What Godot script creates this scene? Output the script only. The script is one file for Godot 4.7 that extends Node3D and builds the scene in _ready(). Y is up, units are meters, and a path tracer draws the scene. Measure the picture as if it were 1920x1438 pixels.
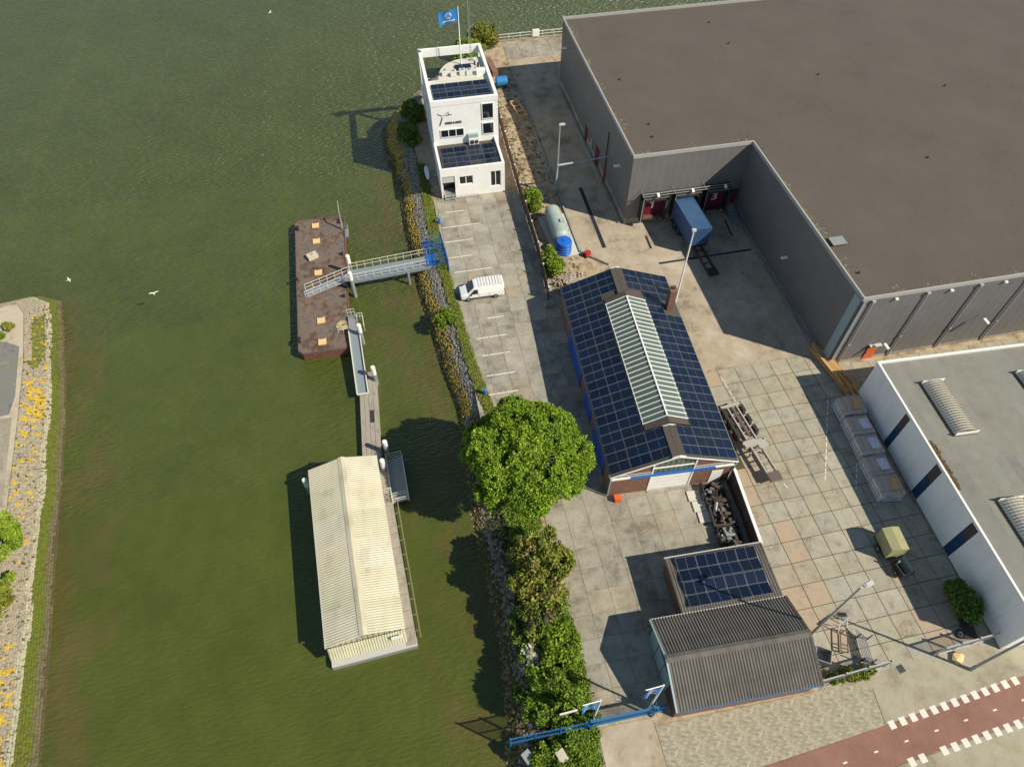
extends Node3D
# ------------------------------------------------------------------ helpers
var rng := RandomNumberGenerator.new()
var M := {}
var NB := []          # noise bytes, 512 x 512
var names := {}
const NS := 512

class MB:
	var v := PackedVector3Array()
	var n := PackedVector3Array()
	var xf := Transform3D.IDENTITY
	func tri3(a: Vector3, b: Vector3, c: Vector3, na: Vector3, nb: Vector3, nc: Vector3):
		v.append(xf * a); v.append(xf * c); v.append(xf * b)
		n.append((xf.basis * na).normalized()); n.append((xf.basis * nc).normalized()); n.append((xf.basis * nb).normalized())
	func tri(a: Vector3, b: Vector3, c: Vector3):
		var m := (b - a).cross(c - a)
		if m.length_squared() < 1e-14: return
		m = m.normalized()
		tri3(a, b, c, m, m, m)
	func quad(a: Vector3, b: Vector3, c: Vector3, d: Vector3):
		tri(a, b, c); tri(a, c, d)
	func box(c: Vector3, s: Vector3, r := Basis.IDENTITY):
		var h := s * 0.5
		var p := []
		for i in 8:
			p.append(c + r * Vector3(h.x if i & 1 else -h.x, h.y if i & 2 else -h.y, h.z if i & 4 else -h.z))
		quad(p[0], p[2], p[3], p[1]); quad(p[4], p[5], p[7], p[6])
		quad(p[0], p[4], p[6], p[2]); quad(p[1], p[3], p[7], p[5])
		quad(p[2], p[6], p[7], p[3]); quad(p[0], p[1], p[5], p[4])
	func bx(x0, y0, z0, x1, y1, z1):
		box(Vector3((x0 + x1) * 0.5, (y0 + y1) * 0.5, (z0 + z1) * 0.5), Vector3(absf(x1 - x0), absf(y1 - y0), absf(z1 - z0)))
	func bar(a: Vector3, b: Vector3, w: float, h: float):
		var d := b - a
		var z := d.normalized()
		var x := Vector3.UP.cross(z)
		if x.length() < 0.01: x = Vector3.RIGHT
		x = x.normalized()
		box((a + b) * 0.5, Vector3(w, h, d.length()), Basis(x, z.cross(x), z))
	func cyl(a: Vector3, b: Vector3, r0: float, r1: float, seg := 10, caps := true):
		var z := (b - a).normalized()
		var x := z.cross(Vector3.UP if absf(z.y) < 0.9 else Vector3.RIGHT).normalized()
		var y := z.cross(x)
		for i in seg:
			var a0 := TAU * i / seg
			var a1 := TAU * (i + 1) / seg
			var d0 := x * cos(a0) + y * sin(a0)
			var d1 := x * cos(a1) + y * sin(a1)
			tri3(a + d0 * r0, a + d1 * r0, b + d1 * r1, d0, d1, d1)
			tri3(a + d0 * r0, b + d1 * r1, b + d0 * r1, d0, d1, d0)
			if caps:
				tri(b, b + d0 * r1, b + d1 * r1)
				tri(a, a + d1 * r0, a + d0 * r0)
	# a surface turned about the vertical axis; profile points are (radius, height)
	func lathe(c: Vector3, prof: Array, seg := 16):
		for k in prof.size() - 1:
			var p: Vector2 = prof[k]
			var q: Vector2 = prof[k + 1]
			var t := (q - p).normalized()
			for i in seg:
				var a0 := TAU * i / seg
				var a1 := TAU * (i + 1) / seg
				var d0 := Vector3(cos(a0), 0, sin(a0))
				var d1 := Vector3(cos(a1), 0, sin(a1))
				var n0 := d0 * t.y - Vector3.UP * t.x
				var n1 := d1 * t.y - Vector3.UP * t.x
				var A := c + d0 * p.x + Vector3.UP * p.y
				var B := c + d1 * p.x + Vector3.UP * p.y
				var C := c + d1 * q.x + Vector3.UP * q.y
				var D := c + d0 * q.x + Vector3.UP * q.y
				tri3(A, C, B, n0, n1, n1)
				tri3(A, D, C, n0, n0, n1)
	# polygon in x, z, extruded from y0 to y1
	func prism(poly: PackedVector2Array, y0: float, y1: float, sides := true):
		var ids := Geometry2D.triangulate_polygon(poly)
		for i in range(0, ids.size(), 3):
			var a := poly[ids[i]]
			var b := poly[ids[i + 1]]
			var c := poly[ids[i + 2]]
			if (b - a).cross(c - a) > 0:
				var t := b; b = c; c = t
			tri(Vector3(a.x, y1, a.y), Vector3(b.x, y1, b.y), Vector3(c.x, y1, c.y))
		if sides:
			var cw := Geometry2D.is_polygon_clockwise(poly)
			for i in poly.size():
				var a := poly[i]
				var b := poly[(i + 1) % poly.size()]
				if cw:
					var t := a; a = b; b = t
				quad(Vector3(a.x, y1, a.y), Vector3(b.x, y1, b.y), Vector3(b.x, y0, b.y), Vector3(a.x, y0, a.y))
	# ribbed sheet: origin o, u = the way the ribs follow one another, w = along the ribs, up = outward
	func corr(o: Vector3, u: Vector3, w: Vector3, up: Vector3, pitch: float, amp: float, round := true):
		var L := u.length()
		var cnt := maxi(1, int(round_(L / pitch)))
		var un := u / L
		var pts := []
		if round:
			for i in cnt * 6 + 1:
				var t := float(i) / (cnt * 6)
				pts.append([t * L, amp * (0.5 - 0.5 * cos(t * cnt * TAU))])
		else:
			for i in cnt:
				var b := L * i / cnt
				var p := L / cnt
				pts.append_array([[b, 0.0], [b + p * 0.55, 0.0], [b + p * 0.63, amp], [b + p * 0.92, amp]])
			pts.append([L, 0.0])
		var upn := up.normalized()
		var wn := w.normalized()
		for i in pts.size() - 1:
			var a: Vector3 = o + un * pts[i][0] + upn * pts[i][1]
			var b: Vector3 = o + un * pts[i + 1][0] + upn * pts[i + 1][1]
			var m := (b - a).cross(wn)
			if m.dot(upn) < 0: m = -m
			m = m.normalized()
			var c := b + w
			var d := a + w
			if (b - a).cross(c - a).dot(m) > 0:
				tri3(a, b, c, m, m, m); tri3(a, c, d, m, m, m)
			else:
				tri3(a, c, b, m, m, m); tri3(a, d, c, m, m, m)
	func round_(x): return floor(x + 0.5)
	func mesh() -> ArrayMesh:
		var am := ArrayMesh.new()
		add_to(am)
		return am
	func add_to(am: ArrayMesh):
		var arr := []
		arr.resize(Mesh.ARRAY_MAX)
		arr[Mesh.ARRAY_VERTEX] = v
		arr[Mesh.ARRAY_NORMAL] = n
		am.add_surface_from_arrays(Mesh.PRIMITIVE_TRIANGLES, arr)

func lin(r: float, g: float, b: float) -> Color:
	return Color(r, g, b).linear_to_srgb()

func numbered(called: String, parent: Node) -> String:
	var key := str(parent.get_instance_id()) + called
	var k: int = names.get(key, 0)
	names[key] = k + 1
	return called if k == 0 else "%s_%03d" % [called, k]

func put(o: Node3D, called: String, parent: Node) -> Node3D:
	o.name = numbered(called, parent)
	parent.add_child(o)
	return o

func tag(o: Node, label: String, category: String, group := "", kind := ""):
	if label: o.set_meta("label", label)
	if category: o.set_meta("category", category)
	if group: o.set_meta("group", group)
	if kind: o.set_meta("kind", kind)
	return o

func thing(called: String, label: String, category: String, at := Vector3.ZERO, turn := 0.0, group := "") -> Node3D:
	var o := Node3D.new()
	put(o, called, self)
	o.position = at
	o.rotation_degrees.y = turn
	tag(o, label, category, group)
	return o

func obj(called: String, b: MB, m: Material, parent: Node = self) -> MeshInstance3D:
	return use(called, b.mesh(), m, parent)

func use(called: String, am: Mesh, m: Material, parent: Node = self, at := Vector3.ZERO, rot := Basis.IDENTITY) -> MeshInstance3D:
	var o := MeshInstance3D.new()
	o.mesh = am
	if m: o.material_override = m
	put(o, called, parent)
	o.transform = Transform3D(rot, at)
	return o

func struct(called: String, b: MB, m: Material, label := "") -> MeshInstance3D:
	var o := obj(called, b, m)
	tag(o, label, "", "", "structure")
	return o

func box_part(called: String, parent: Node, m: Material, x0, y0, z0, x1, y1, z1) -> MeshInstance3D:
	var b := MB.new()
	b.bx(x0, y0, z0, x1, y1, z1)
	return obj(called, b, m, parent)

func cyl_part(called: String, parent: Node, m: Material, a: Vector3, c: Vector3, r: float, seg := 10, r1 := -1.0) -> MeshInstance3D:
	var b := MB.new()
	b.cyl(a, c, r, r if r1 < 0 else r1, seg)
	return obj(called, b, m, parent)

# ------------------------------------------------------------------ materials
func make_noise():
	for a in [[11, 0.006, 4], [23, 0.025, 4], [37, 0.11, 3]]:
		var f := FastNoiseLite.new()
		f.seed = a[0]
		f.noise_type = FastNoiseLite.TYPE_SIMPLEX_SMOOTH
		f.frequency = a[1]
		f.fractal_octaves = a[2]
		var im := f.get_seamless_image(NS, NS)
		im.convert(Image.FORMAT_L8)
		NB.append(im.get_data())

# colours (linear) spread over a mix of three noises
func tex(cols: Array, w := [0.4, 0.35, 0.25], contrast := 1.7, shift := 0, streak := 0, spots := 0) -> ImageTexture:
	var lut := PackedByteArray()
	lut.resize(256 * 3)
	for i in 256:
		var t := i / 255.0 * (cols.size() - 1)
		var k := mini(int(t), cols.size() - 2)
		var c: Color = (cols[k] as Color).lerp(cols[k + 1], t - k).linear_to_srgb()
		lut[i * 3] = c.r8; lut[i * 3 + 1] = c.g8; lut[i * 3 + 2] = c.b8
	var out := PackedByteArray()
	out.resize(NS * NS * 3)
	var A: PackedByteArray = NB[0]
	var B: PackedByteArray = NB[1]
	var C: PackedByteArray = NB[2]
	var wa: float = w[0]
	var wb: float = w[1]
	var wc: float = w[2]
	var mask := NS * NS - 1
	var s2 := shift * 7919
	for y in NS:
		var ys := (y >> streak) * NS
		var row := y * NS
		for x in NS:
			var i := row + x
			var j := (ys + x + s2) & mask
			var t := A[(i + s2) & mask] * wa + B[j] * wb + C[(i * 1 + s2) & mask] * wc
			if spots > 0 and B[(i + s2 * 3 + 40011) & mask] > 178 and C[(i + s2) & mask] > 128 - spots: t -= 26 + spots
			var q := clampi(int((t - 127.5) * contrast + 127.5), 0, 255) * 3
			i *= 3
			out[i] = lut[q]; out[i + 1] = lut[q + 1]; out[i + 2] = lut[q + 2]
	return ImageTexture.create_from_image(Image.create_from_data(NS, NS, false, Image.FORMAT_RGB8, out))

func mat(key: String, c: Color, rough := 0.8, metal := 0.0) -> StandardMaterial3D:
	var m := StandardMaterial3D.new()
	m.albedo_color = c
	m.roughness = rough
	m.metallic = metal
	m.cull_mode = BaseMaterial3D.CULL_DISABLED
	M[key] = m
	return m

func tmat(key: String, t: Texture2D, size: float, rough := 0.85, metal := 0.0, world := true) -> StandardMaterial3D:
	var m := mat(key, Color.WHITE, rough, metal)
	m.albedo_texture = t
	m.uv1_triplanar = true
	m.uv1_world_triplanar = world
	m.uv1_scale = Vector3.ONE / size
	return m

# the same texture under another tint (slabs and sheets of one batch differ in tone)
func tint(key: String, from: String, c: Color, offset := Vector3.ZERO):
	var m: StandardMaterial3D = M[from].duplicate()
	m.albedo_color = c
	m.uv1_offset = offset
	M[key] = m
	return m

func make_materials():
	var L := func(r, g, b): return Color(r, g, b)
	tmat("concrete", tex([L.call(0.180, 0.163, 0.136), L.call(0.285, 0.264, 0.218), L.call(0.342, 0.322, 0.267), L.call(0.399, 0.374, 0.310)], [0.4, 0.35, 0.25], 1.9, 0, 0, 14), 23.0, 0.9)
	tmat("beige", tex([L.call(0.226, 0.188, 0.141), L.call(0.357, 0.301, 0.221), L.call(0.404, 0.343, 0.259), L.call(0.470, 0.414, 0.320)], [0.45, 0.35, 0.2], 2.0, 3, 0, 14), 31.0, 0.9)
	tmat("slab", tex([L.call(0.209, 0.184, 0.144), L.call(0.328, 0.306, 0.247), L.call(0.370, 0.349, 0.282), L.call(0.418, 0.393, 0.322)], [0.3, 0.35, 0.35], 1.8, 5, 0, 10), 17.0, 0.9)
	var k := 0
	for c in [Color(1, 1, 1), Color(0.97, 0.98, 0.985), Color(0.99, 0.965, 0.935), Color(0.955, 0.955, 0.945), Color(0.985, 0.985, 0.96)]:
		tint("slab%d" % k, "slab", c, Vector3(k * 0.37, 0, k * 0.21))
		tint("park%d" % k, "concrete", c, Vector3(k * 0.31, 0, k * 0.27))
		k += 1
	tmat("slab_rust", tex([L.call(0.23, 0.18, 0.13), L.call(0.36, 0.295, 0.22), L.call(0.42, 0.33, 0.235), L.call(0.33, 0.23, 0.15)], [0.3, 0.35, 0.35], 1.6, 11), 9.0, 0.9)
	tmat("dirt", tex([L.call(0.155, 0.116, 0.072), L.call(0.310, 0.232, 0.152), L.call(0.449, 0.364, 0.256), L.call(0.248, 0.248, 0.112)], [0.35, 0.4, 0.25], 1.8, 7), 19.0, 1.0)
	tmat("bank_soil", tex([L.call(0.036, 0.026, 0.014), L.call(0.090, 0.072, 0.036), L.call(0.072, 0.072, 0.024), L.call(0.132, 0.108, 0.060)], [0.3, 0.4, 0.3], 1.8, 9), 11.0, 1.0)
	tmat("sand", tex([L.call(0.26, 0.21, 0.14), L.call(0.42, 0.36, 0.27), L.call(0.50, 0.44, 0.34), L.call(0.34, 0.33, 0.2)], [0.4, 0.3, 0.3], 1.7, 2), 14.0, 1.0)
	tmat("mud", tex([L.call(0.10, 0.10, 0.11), L.call(0.2, 0.19, 0.2), L.call(0.17, 0.18, 0.13), L.call(0.28, 0.26, 0.25)], [0.4, 0.35, 0.25], 1.7, 6), 12.0, 1.0)
	tmat("bed", tex([L.call(0.035, 0.04, 0.012), L.call(0.07, 0.075, 0.022), L.call(0.11, 0.08, 0.035), L.call(0.15, 0.115, 0.06)], [0.2, 0.45, 0.35], 2.0, 4), 16.0, 1.0)
	tmat("klinker", klinker_tex(), 1.7, 0.95)
	tmat("setts", setts_tex(), 2.56, 0.95)
	tmat("red_path", tex([L.call(0.193, 0.097, 0.074), L.call(0.248, 0.129, 0.101), L.call(0.285, 0.156, 0.124)], [0.4, 0.3, 0.3], 1.4, 8), 15.0, 0.95)
	tmat("asphalt", tex([L.call(0.20, 0.18, 0.13), L.call(0.31, 0.28, 0.21), L.call(0.37, 0.34, 0.26), L.call(0.29, 0.29, 0.18)], [0.5, 0.3, 0.2], 1.6, 12), 21.0, 0.95)
	tmat("gravel_roof", tex([L.call(0.078, 0.063, 0.054), L.call(0.094, 0.079, 0.068), L.call(0.102, 0.086, 0.075), L.call(0.114, 0.098, 0.085)], [0.45, 0.2, 0.35], 1.3, 1), 37.0, 0.95)
	tmat("bitumen", tex([L.call(0.174, 0.174, 0.156), L.call(0.212, 0.212, 0.193), L.call(0.235, 0.235, 0.212), L.call(0.263, 0.259, 0.226)], [0.4, 0.3, 0.3], 1.5, 2), 19.0, 0.9)
	tint("bitumen1", "bitumen", Color(0.96, 0.96, 0.96), Vector3(0.3, 0, 0.1))
	tint("bitumen2", "bitumen", Color(1.0, 0.99, 0.965), Vector3(0.6, 0, 0.7))
	tmat("cladding", tex([L.call(0.126, 0.119, 0.121), L.call(0.153, 0.148, 0.150), L.call(0.178, 0.174, 0.177)], [0.5, 0.3, 0.2], 0.8, 3, 1), 15.0, 0.55, 0.0)
	tmat("white_wall", tex([L.call(0.700, 0.711, 0.700), L.call(0.803, 0.814, 0.803), L.call(0.855, 0.855, 0.845)], [0.5, 0.4, 0.1], 1.6, 3, 2), 17.0, 0.6)
	tmat("render_white", tex([L.call(0.74, 0.74, 0.72), L.call(0.82, 0.82, 0.81), L.call(0.85, 0.85, 0.84)], [0.5, 0.3, 0.2], 1.4, 5), 9.0, 0.7)
	tmat("brick", brick_tex(), 1.92, 0.9, 0.0, false)
	tmat("rust_deck", tex([L.call(0.074, 0.046, 0.034), L.call(0.122, 0.077, 0.058), L.call(0.152, 0.107, 0.082), L.call(0.171, 0.141, 0.119), L.call(0.104, 0.089, 0.082)], [0.4, 0.35, 0.25], 2.8, 6), 13.0, 0.85)
	tmat("rust_red", tex([L.call(0.10, 0.035, 0.028), L.call(0.17, 0.07, 0.055), L.call(0.20, 0.10, 0.085)], [0.3, 0.4, 0.3], 1.8, 3), 6.0, 0.8)
	tmat("cream_roof", tex([L.call(0.398, 0.378, 0.279), L.call(0.525, 0.503, 0.388), L.call(0.565, 0.543, 0.430), L.call(0.597, 0.575, 0.473)], [0.5, 0.3, 0.2], 2.3, 4, 2), 12.0, 0.55)
	tint("cream_roof1", "cream_roof", Color(0.965, 0.97, 0.94), Vector3(0.4, 0, 0.2))
	tint("cream_roof2", "cream_roof", Color(1, 0.985, 0.96), Vector3(0.1, 0.3, 0.7))
	tmat("fibre", tex([L.call(0.071, 0.063, 0.056), L.call(0.104, 0.096, 0.086), L.call(0.124, 0.116, 0.106), L.call(0.147, 0.132, 0.116)], [0.4, 0.35, 0.25], 2.3, 8, 2), 9.0, 0.9)
	tmat("deck_wood", tex([L.call(0.19, 0.165, 0.13), L.call(0.29, 0.26, 0.215), L.call(0.36, 0.33, 0.28), L.call(0.25, 0.24, 0.22)], [0.2, 0.4, 0.4], 1.8, 2, 2), 5.0, 0.9)
	tmat("timber", tex([L.call(0.368, 0.207, 0.081), L.call(0.529, 0.322, 0.138), L.call(0.644, 0.425, 0.207), L.call(0.460, 0.276, 0.127)], [0.2, 0.4, 0.4], 1.9, 5, 3), 4.0, 0.8, 0.0, false)
	tint("timber1", "timber", Color(0.86, 0.84, 0.8), Vector3(0.3, 0.1, 0.6))
	tint("timber2", "timber", Color(1, 0.93, 0.8), Vector3(0.7, 0.5, 0.2))
	tmat("plank_grey", tex([L.call(0.391, 0.415, 0.458), L.call(0.574, 0.627, 0.727), L.call(0.735, 0.777, 0.834), L.call(0.665, 0.526, 0.405)], [0.2, 0.4, 0.4], 1.7, 4, 3), 4.0, 0.8, 0.0, false)
	tint("plank_dark", "plank_grey", Color(0.74, 0.72, 0.7), Vector3(0.3, 0.2, 0.5))
	tmat("plank_brown", tex([L.call(0.319, 0.252, 0.196), L.call(0.478, 0.378, 0.294), L.call(0.580, 0.476, 0.392), L.call(0.435, 0.406, 0.406)], [0.2, 0.4, 0.4], 1.8, 6, 3), 3.0, 0.85, 0.0, false)
	tmat("scrap", tex([L.call(0.02, 0.018, 0.016), L.call(0.05, 0.042, 0.036), L.call(0.09, 0.07, 0.06), L.call(0.05, 0.06, 0.06)], [0.2, 0.4, 0.4], 1.8, 4), 2.0, 0.8)
	tmat("container_blue", tex([L.call(0.025, 0.065, 0.156), L.call(0.036, 0.094, 0.211), L.call(0.047, 0.104, 0.218), L.call(0.072, 0.094, 0.172)], [0.4, 0.3, 0.3], 1.6, 4), 5.0, 0.4)
	tmat("tank", tex([L.call(0.26, 0.33, 0.30), L.call(0.36, 0.43, 0.40), L.call(0.40, 0.47, 0.44)], [0.4, 0.3, 0.3], 1.6, 4), 5.0, 0.45)
	tmat("fence_brown", tex([L.call(0.06, 0.035, 0.03), L.call(0.10, 0.06, 0.052), L.call(0.13, 0.085, 0.075)], [0.3, 0.4, 0.3], 1.7, 9), 6.0, 0.9)
	tmat("tarpaulin", tex([L.call(0.240, 0.239, 0.111), L.call(0.320, 0.316, 0.162), L.call(0.360, 0.354, 0.204)], [0.4, 0.3, 0.3], 1.6, 5), 4.0, 0.7)
	mat("trim", lin(0.5, 0.5, 0.48), 0.5)
	mat("parapet", lin(0.36, 0.36, 0.35), 0.5)
	mat("trim_white", lin(0.8, 0.8, 0.78), 0.5)
	mat("white_paint", lin(0.78, 0.78, 0.75), 0.7)
	mat("white_gloss", lin(0.82, 0.82, 0.82), 0.25).clearcoat_enabled = true
	mat("mark_white", lin(0.68, 0.66, 0.60), 0.9)
	mat("galv", lin(0.45, 0.47, 0.48), 0.45, 0.5)
	mat("galv_dull", lin(0.30, 0.32, 0.33), 0.6, 0.3)
	mat("grating", lin(0.24, 0.29, 0.32), 0.6, 0.2)
	mat("rail_white", lin(0.62, 0.62, 0.56), 0.6)
	mat("black", lin(0.018, 0.018, 0.02), 0.7)
	mat("rubber", lin(0.03, 0.03, 0.032), 0.9)
	mat("dark_metal", lin(0.045, 0.042, 0.04), 0.6, 0.2)
	mat("steel_brown", lin(0.13, 0.095, 0.085), 0.7, 0.1)
	mat("steel_light", lin(0.42, 0.40, 0.36), 0.6, 0.1)
	mat("blue_paint", lin(0.015, 0.14, 0.46), 0.45)
	mat("blue_gate", lin(0.02, 0.14, 0.33), 0.5)
	mat("blue_door", lin(0.012, 0.075, 0.36), 0.5)
	mat("navy", lin(0.008, 0.055, 0.13), 0.35)
	mat("spandrel", lin(0.07, 0.06, 0.06), 0.3)
	mat("tank_blue", lin(0.012, 0.13, 0.58), 0.4)
	mat("barrel_blue", lin(0.03, 0.20, 0.46), 0.4)
	mat("teal", lin(0.018, 0.035, 0.045), 0.4)
	mat("flag_blue", lin(0.01, 0.16, 0.46), 0.7)
	mat("letter", lin(0.015, 0.06, 0.12), 0.5)
	mat("red", lin(0.42, 0.025, 0.025), 0.5)
	mat("burgundy", lin(0.13, 0.008, 0.028), 0.5)
	mat("orange", lin(0.62, 0.12, 0.03), 0.6)
	mat("hatch", lin(0.72, 0.50, 0.24), 0.7)
	mat("dark_roof", lin(0.075, 0.062, 0.055), 0.85)
	mat("cap_brick", lin(0.22, 0.12, 0.085), 0.9)
	mat("fender", lin(0.2, 0.17, 0.1), 0.9)
	mat("rope", lin(0.48, 0.40, 0.22), 0.9)
	mat("pale_trim", lin(0.28, 0.37, 0.40), 0.4)
	mat("ac_white", lin(0.66, 0.66, 0.62), 0.5)
	mat("stone_pale", lin(0.52, 0.47, 0.38), 0.95)
	mat("roof_pale", lin(0.56, 0.55, 0.49), 0.9)
	mat("skylight_shell", lin(0.60, 0.56, 0.47), 0.45)
	var g := mat("window", lin(0.012, 0.017, 0.02), 0.06)
	g.metallic_specular = 0.6
	g = mat("gable_glass", lin(0.10, 0.13, 0.105), 0.1)
	g = mat("pv", lin(0.006, 0.013, 0.034), 0.18)
	g.metallic_specular = 0.35
	g = mat("pv1", lin(0.007, 0.016, 0.042), 0.26)
	g.metallic_specular = 0.4
	g = mat("pv2", lin(0.008, 0.014, 0.03), 0.14)
	g.metallic_specular = 0.45
	mat("pv_frame", lin(0.19, 0.21, 0.24), 0.5, 0.2)
	g = mat("roof_glass", Color(lin(0.16, 0.22, 0.19), 0.62), 0.08)
	g.transparency = BaseMaterial3D.TRANSPARENCY_ALPHA
	for a in [["leaf", 0.7], ["stone_inst", 0.95]]:
		var m := mat(a[0], Color.WHITE, a[1])
		m.vertex_color_use_as_albedo = true
	M["leaf"].backlight_enabled = true
	M["leaf"].backlight = lin(0.10, 0.16, 0.02)
	mat("bark", lin(0.10, 0.075, 0.05), 1.0)
	# water: murky olive with small wind ripples
	var w := tmat("water", tex([L.call(0.118, 0.142, 0.031), L.call(0.150, 0.176, 0.042), L.call(0.178, 0.204, 0.056)], [0.5, 0.35, 0.15], 1.2, 2), 90.0, 0.26)
	w.albedo_color = Color(1, 1, 1, 0.8)
	w.transparency = BaseMaterial3D.TRANSPARENCY_ALPHA
	w.metallic_specular = 0.5
	w.vertex_color_use_as_albedo = true
	w.normal_enabled = true
	w.normal_texture = ripple_tex()
	w.normal_scale = 2.1
	w.uv1_scale = Vector3.ONE / 36.0
	for q in 3:
		var c: StandardMaterial3D = w.duplicate()
		c.normal_scale = [1.4, 0.8, 0.4][q]
		M["water%d" % (q + 1)] = c

func ripple_tex() -> ImageTexture:
	var f := FastNoiseLite.new()
	f.seed = 5
	f.frequency = 0.05
	f.fractal_octaves = 4
	var im := f.get_seamless_image(NS, NS)
	im.convert(Image.FORMAT_L8)
	im.resize(NS * 2, NS / 2, Image.INTERPOLATE_CUBIC)
	var big := Image.create(NS * 2, NS * 2, false, Image.FORMAT_L8)
	for i in 4: big.blit_rect(im, Rect2i(0, 0, NS * 2, NS / 2), Vector2i(0, i * NS / 2))
	big.convert(Image.FORMAT_RGBA8)
	big.bump_map_to_normal_map(5.0)
	return ImageTexture.create_from_image(big)

func brick_like(size: int, bw: int, bh: int, joint: Color, cols: Array, seed_: int, half := true) -> ImageTexture:
	var r := RandomNumberGenerator.new()
	r.seed = seed_
	var im := Image.create(size, size, false, Image.FORMAT_RGB8)
	im.fill(joint.linear_to_srgb())
	var rows := size / bh
	for j in rows:
		var off := (bw / 2 if (j % 2 == 1 and half) else 0)
		for i in size / bw:
			var c: Color = cols[r.randi() % cols.size()]
			c = (c * r.randf_range(0.8, 1.2)).linear_to_srgb()
			c.a = 1
			var x := i * bw + off
			im.fill_rect(Rect2i(x + 1, j * bh + 1, bw - 1, bh - 1), c)
			if x + bw > size: im.fill_rect(Rect2i(0, j * bh + 1, x + bw - size, bh - 1), c)
	return ImageTexture.create_from_image(im)

func brick_tex(): return brick_like(256, 32, 8, Color(0.20, 0.17, 0.14), [Color(0.16, 0.07, 0.045), Color(0.20, 0.085, 0.05), Color(0.14, 0.06, 0.042), Color(0.22, 0.10, 0.06)], 3)
func klinker_tex(): return brick_like(256, 32, 16, Color(0.15, 0.14, 0.10), [Color(0.33, 0.30, 0.225), Color(0.38, 0.35, 0.27), Color(0.29, 0.27, 0.2), Color(0.35, 0.315, 0.25)], 4)
func setts_tex(): return brick_like(256, 32, 32, Color(0.07, 0.065, 0.055), [Color(0.20, 0.20, 0.21), Color(0.28, 0.27, 0.27), Color(0.16, 0.165, 0.18), Color(0.24, 0.23, 0.21)], 5)

# ------------------------------------------------------------------ polylines of the banks, (x, z), north to south
var TOP := PackedVector2Array([Vector2(130, -117), Vector2(31, -117), Vector2(20.3, -117), Vector2(14, -112), Vector2(8.5, -107), Vector2(5.2, -102), Vector2(3.3, -98), Vector2(2.7, -93.7), Vector2(2.9, -88.8), Vector2(3.1, -82), Vector2(3.0, -74), Vector2(3.0, -66.4), Vector2(3.6, -59.6), Vector2(4.0, -54.2), Vector2(4.4, -47.6), Vector2(5.0, -42.7), Vector2(5.9, -37), Vector2(6.6, -30.5), Vector2(6.9, -26), Vector2(7.2, -21.5), Vector2(7.4, -18), Vector2(7.5, -14.5), Vector2(7.4, -10.5), Vector2(7.0, -7.5), Vector2(6.5, -2), Vector2(6, 14)])
var LOW := PackedVector2Array([Vector2(130, -117.4), Vector2(31, -117.4), Vector2(20, -117.6), Vector2(12, -114), Vector2(5.4, -108.4), Vector2(1.2, -103), Vector2(-1.3, -98), Vector2(-1.4, -93.7), Vector2(-0.75, -88.8), Vector2(-0.3, -81.1), Vector2(-0.35, -74.1), Vector2(-0.05, -67.7), Vector2(0.17, -61.8), Vector2(0.8, -56.2), Vector2(1.5, -48.6), Vector2(2.3, -44), Vector2(2.35, -39), Vector2(1.9, -30.5), Vector2(2.2, -26.5), Vector2(2.43, -22.3), Vector2(2.45, -18.4), Vector2(2.15, -14.5), Vector2(1.6, -10.2), Vector2(1.0, -8.0), Vector2(0.5, -2), Vector2(0, 14)])
var LTOP := PackedVector2Array([Vector2(-120, -57), Vector2(-55, -65.6), Vector2(-46.6, -67.0), Vector2(-45.4, -65.2), Vector2(-43.7, -57), Vector2(-42.6, -49.5), Vector2(-41.7, -42.7), Vector2(-40.9, -36.5), Vector2(-40.5, -31), Vector2(-40.1, -26), Vector2(-39.8, -21.5), Vector2(-39.5, -17), Vector2(-39.2, -10), Vector2(-39, 10)])
var LLOW := PackedVector2Array([Vector2(-120, -61), Vector2(-55, -69.0), Vector2(-45.6, -70.3), Vector2(-43.1, -69.0), Vector2(-40.45, -57), Vector2(-39.2, -49.4), Vector2(-38.2, -42.65), Vector2(-37.5, -36.6), Vector2(-36.8, -31.1), Vector2(-36.1, -26.1), Vector2(-35.55, -21.6), Vector2(-35.05, -17.4), Vector2(-34.3, -10), Vector2(-33.5, 10)])
const W := -2.4

# height of the bank between the water's edge (0) and its top (1): steep at the water, easing off above
func bank_y(f: float, y_top := -0.04) -> float:
	return W + f * 1.6 if f < 0 else W + (y_top - W) * (1.0 - pow(1.0 - minf(f, 1.0), 1.55))

func bank_mesh(top: PackedVector2Array, low: PackedVector2Array, y_top: float, out_by: float, y_bed: float) -> MB:
	var b := MB.new()
	for i in top.size() - 1:
		for k in 6:
			var c := []
			for e in [[i, k], [i + 1, k], [i + 1, k + 1], [i, k + 1]]:
				var j: int = e[0]
				if e[1] == 6:
					c.append(Vector3(top[j].x, y_top, top[j].y))
				elif e[1] == 0:
					var d := (low[j] - top[j]).normalized() * out_by
					c.append(Vector3(low[j].x + d.x, y_bed, low[j].y + d.y))
				else:
					var f: float = (e[1] - 1) / 5.0
					var p := low[j].lerp(top[j], f)
					c.append(Vector3(p.x, bank_y(f, y_top), p.y))
			if (c[1] - c[0]).cross(c[2] - c[0]).y > 0: b.quad(c[0], c[1], c[2], c[3])
			else: b.quad(c[3], c[2], c[1], c[0])
	return b

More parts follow.
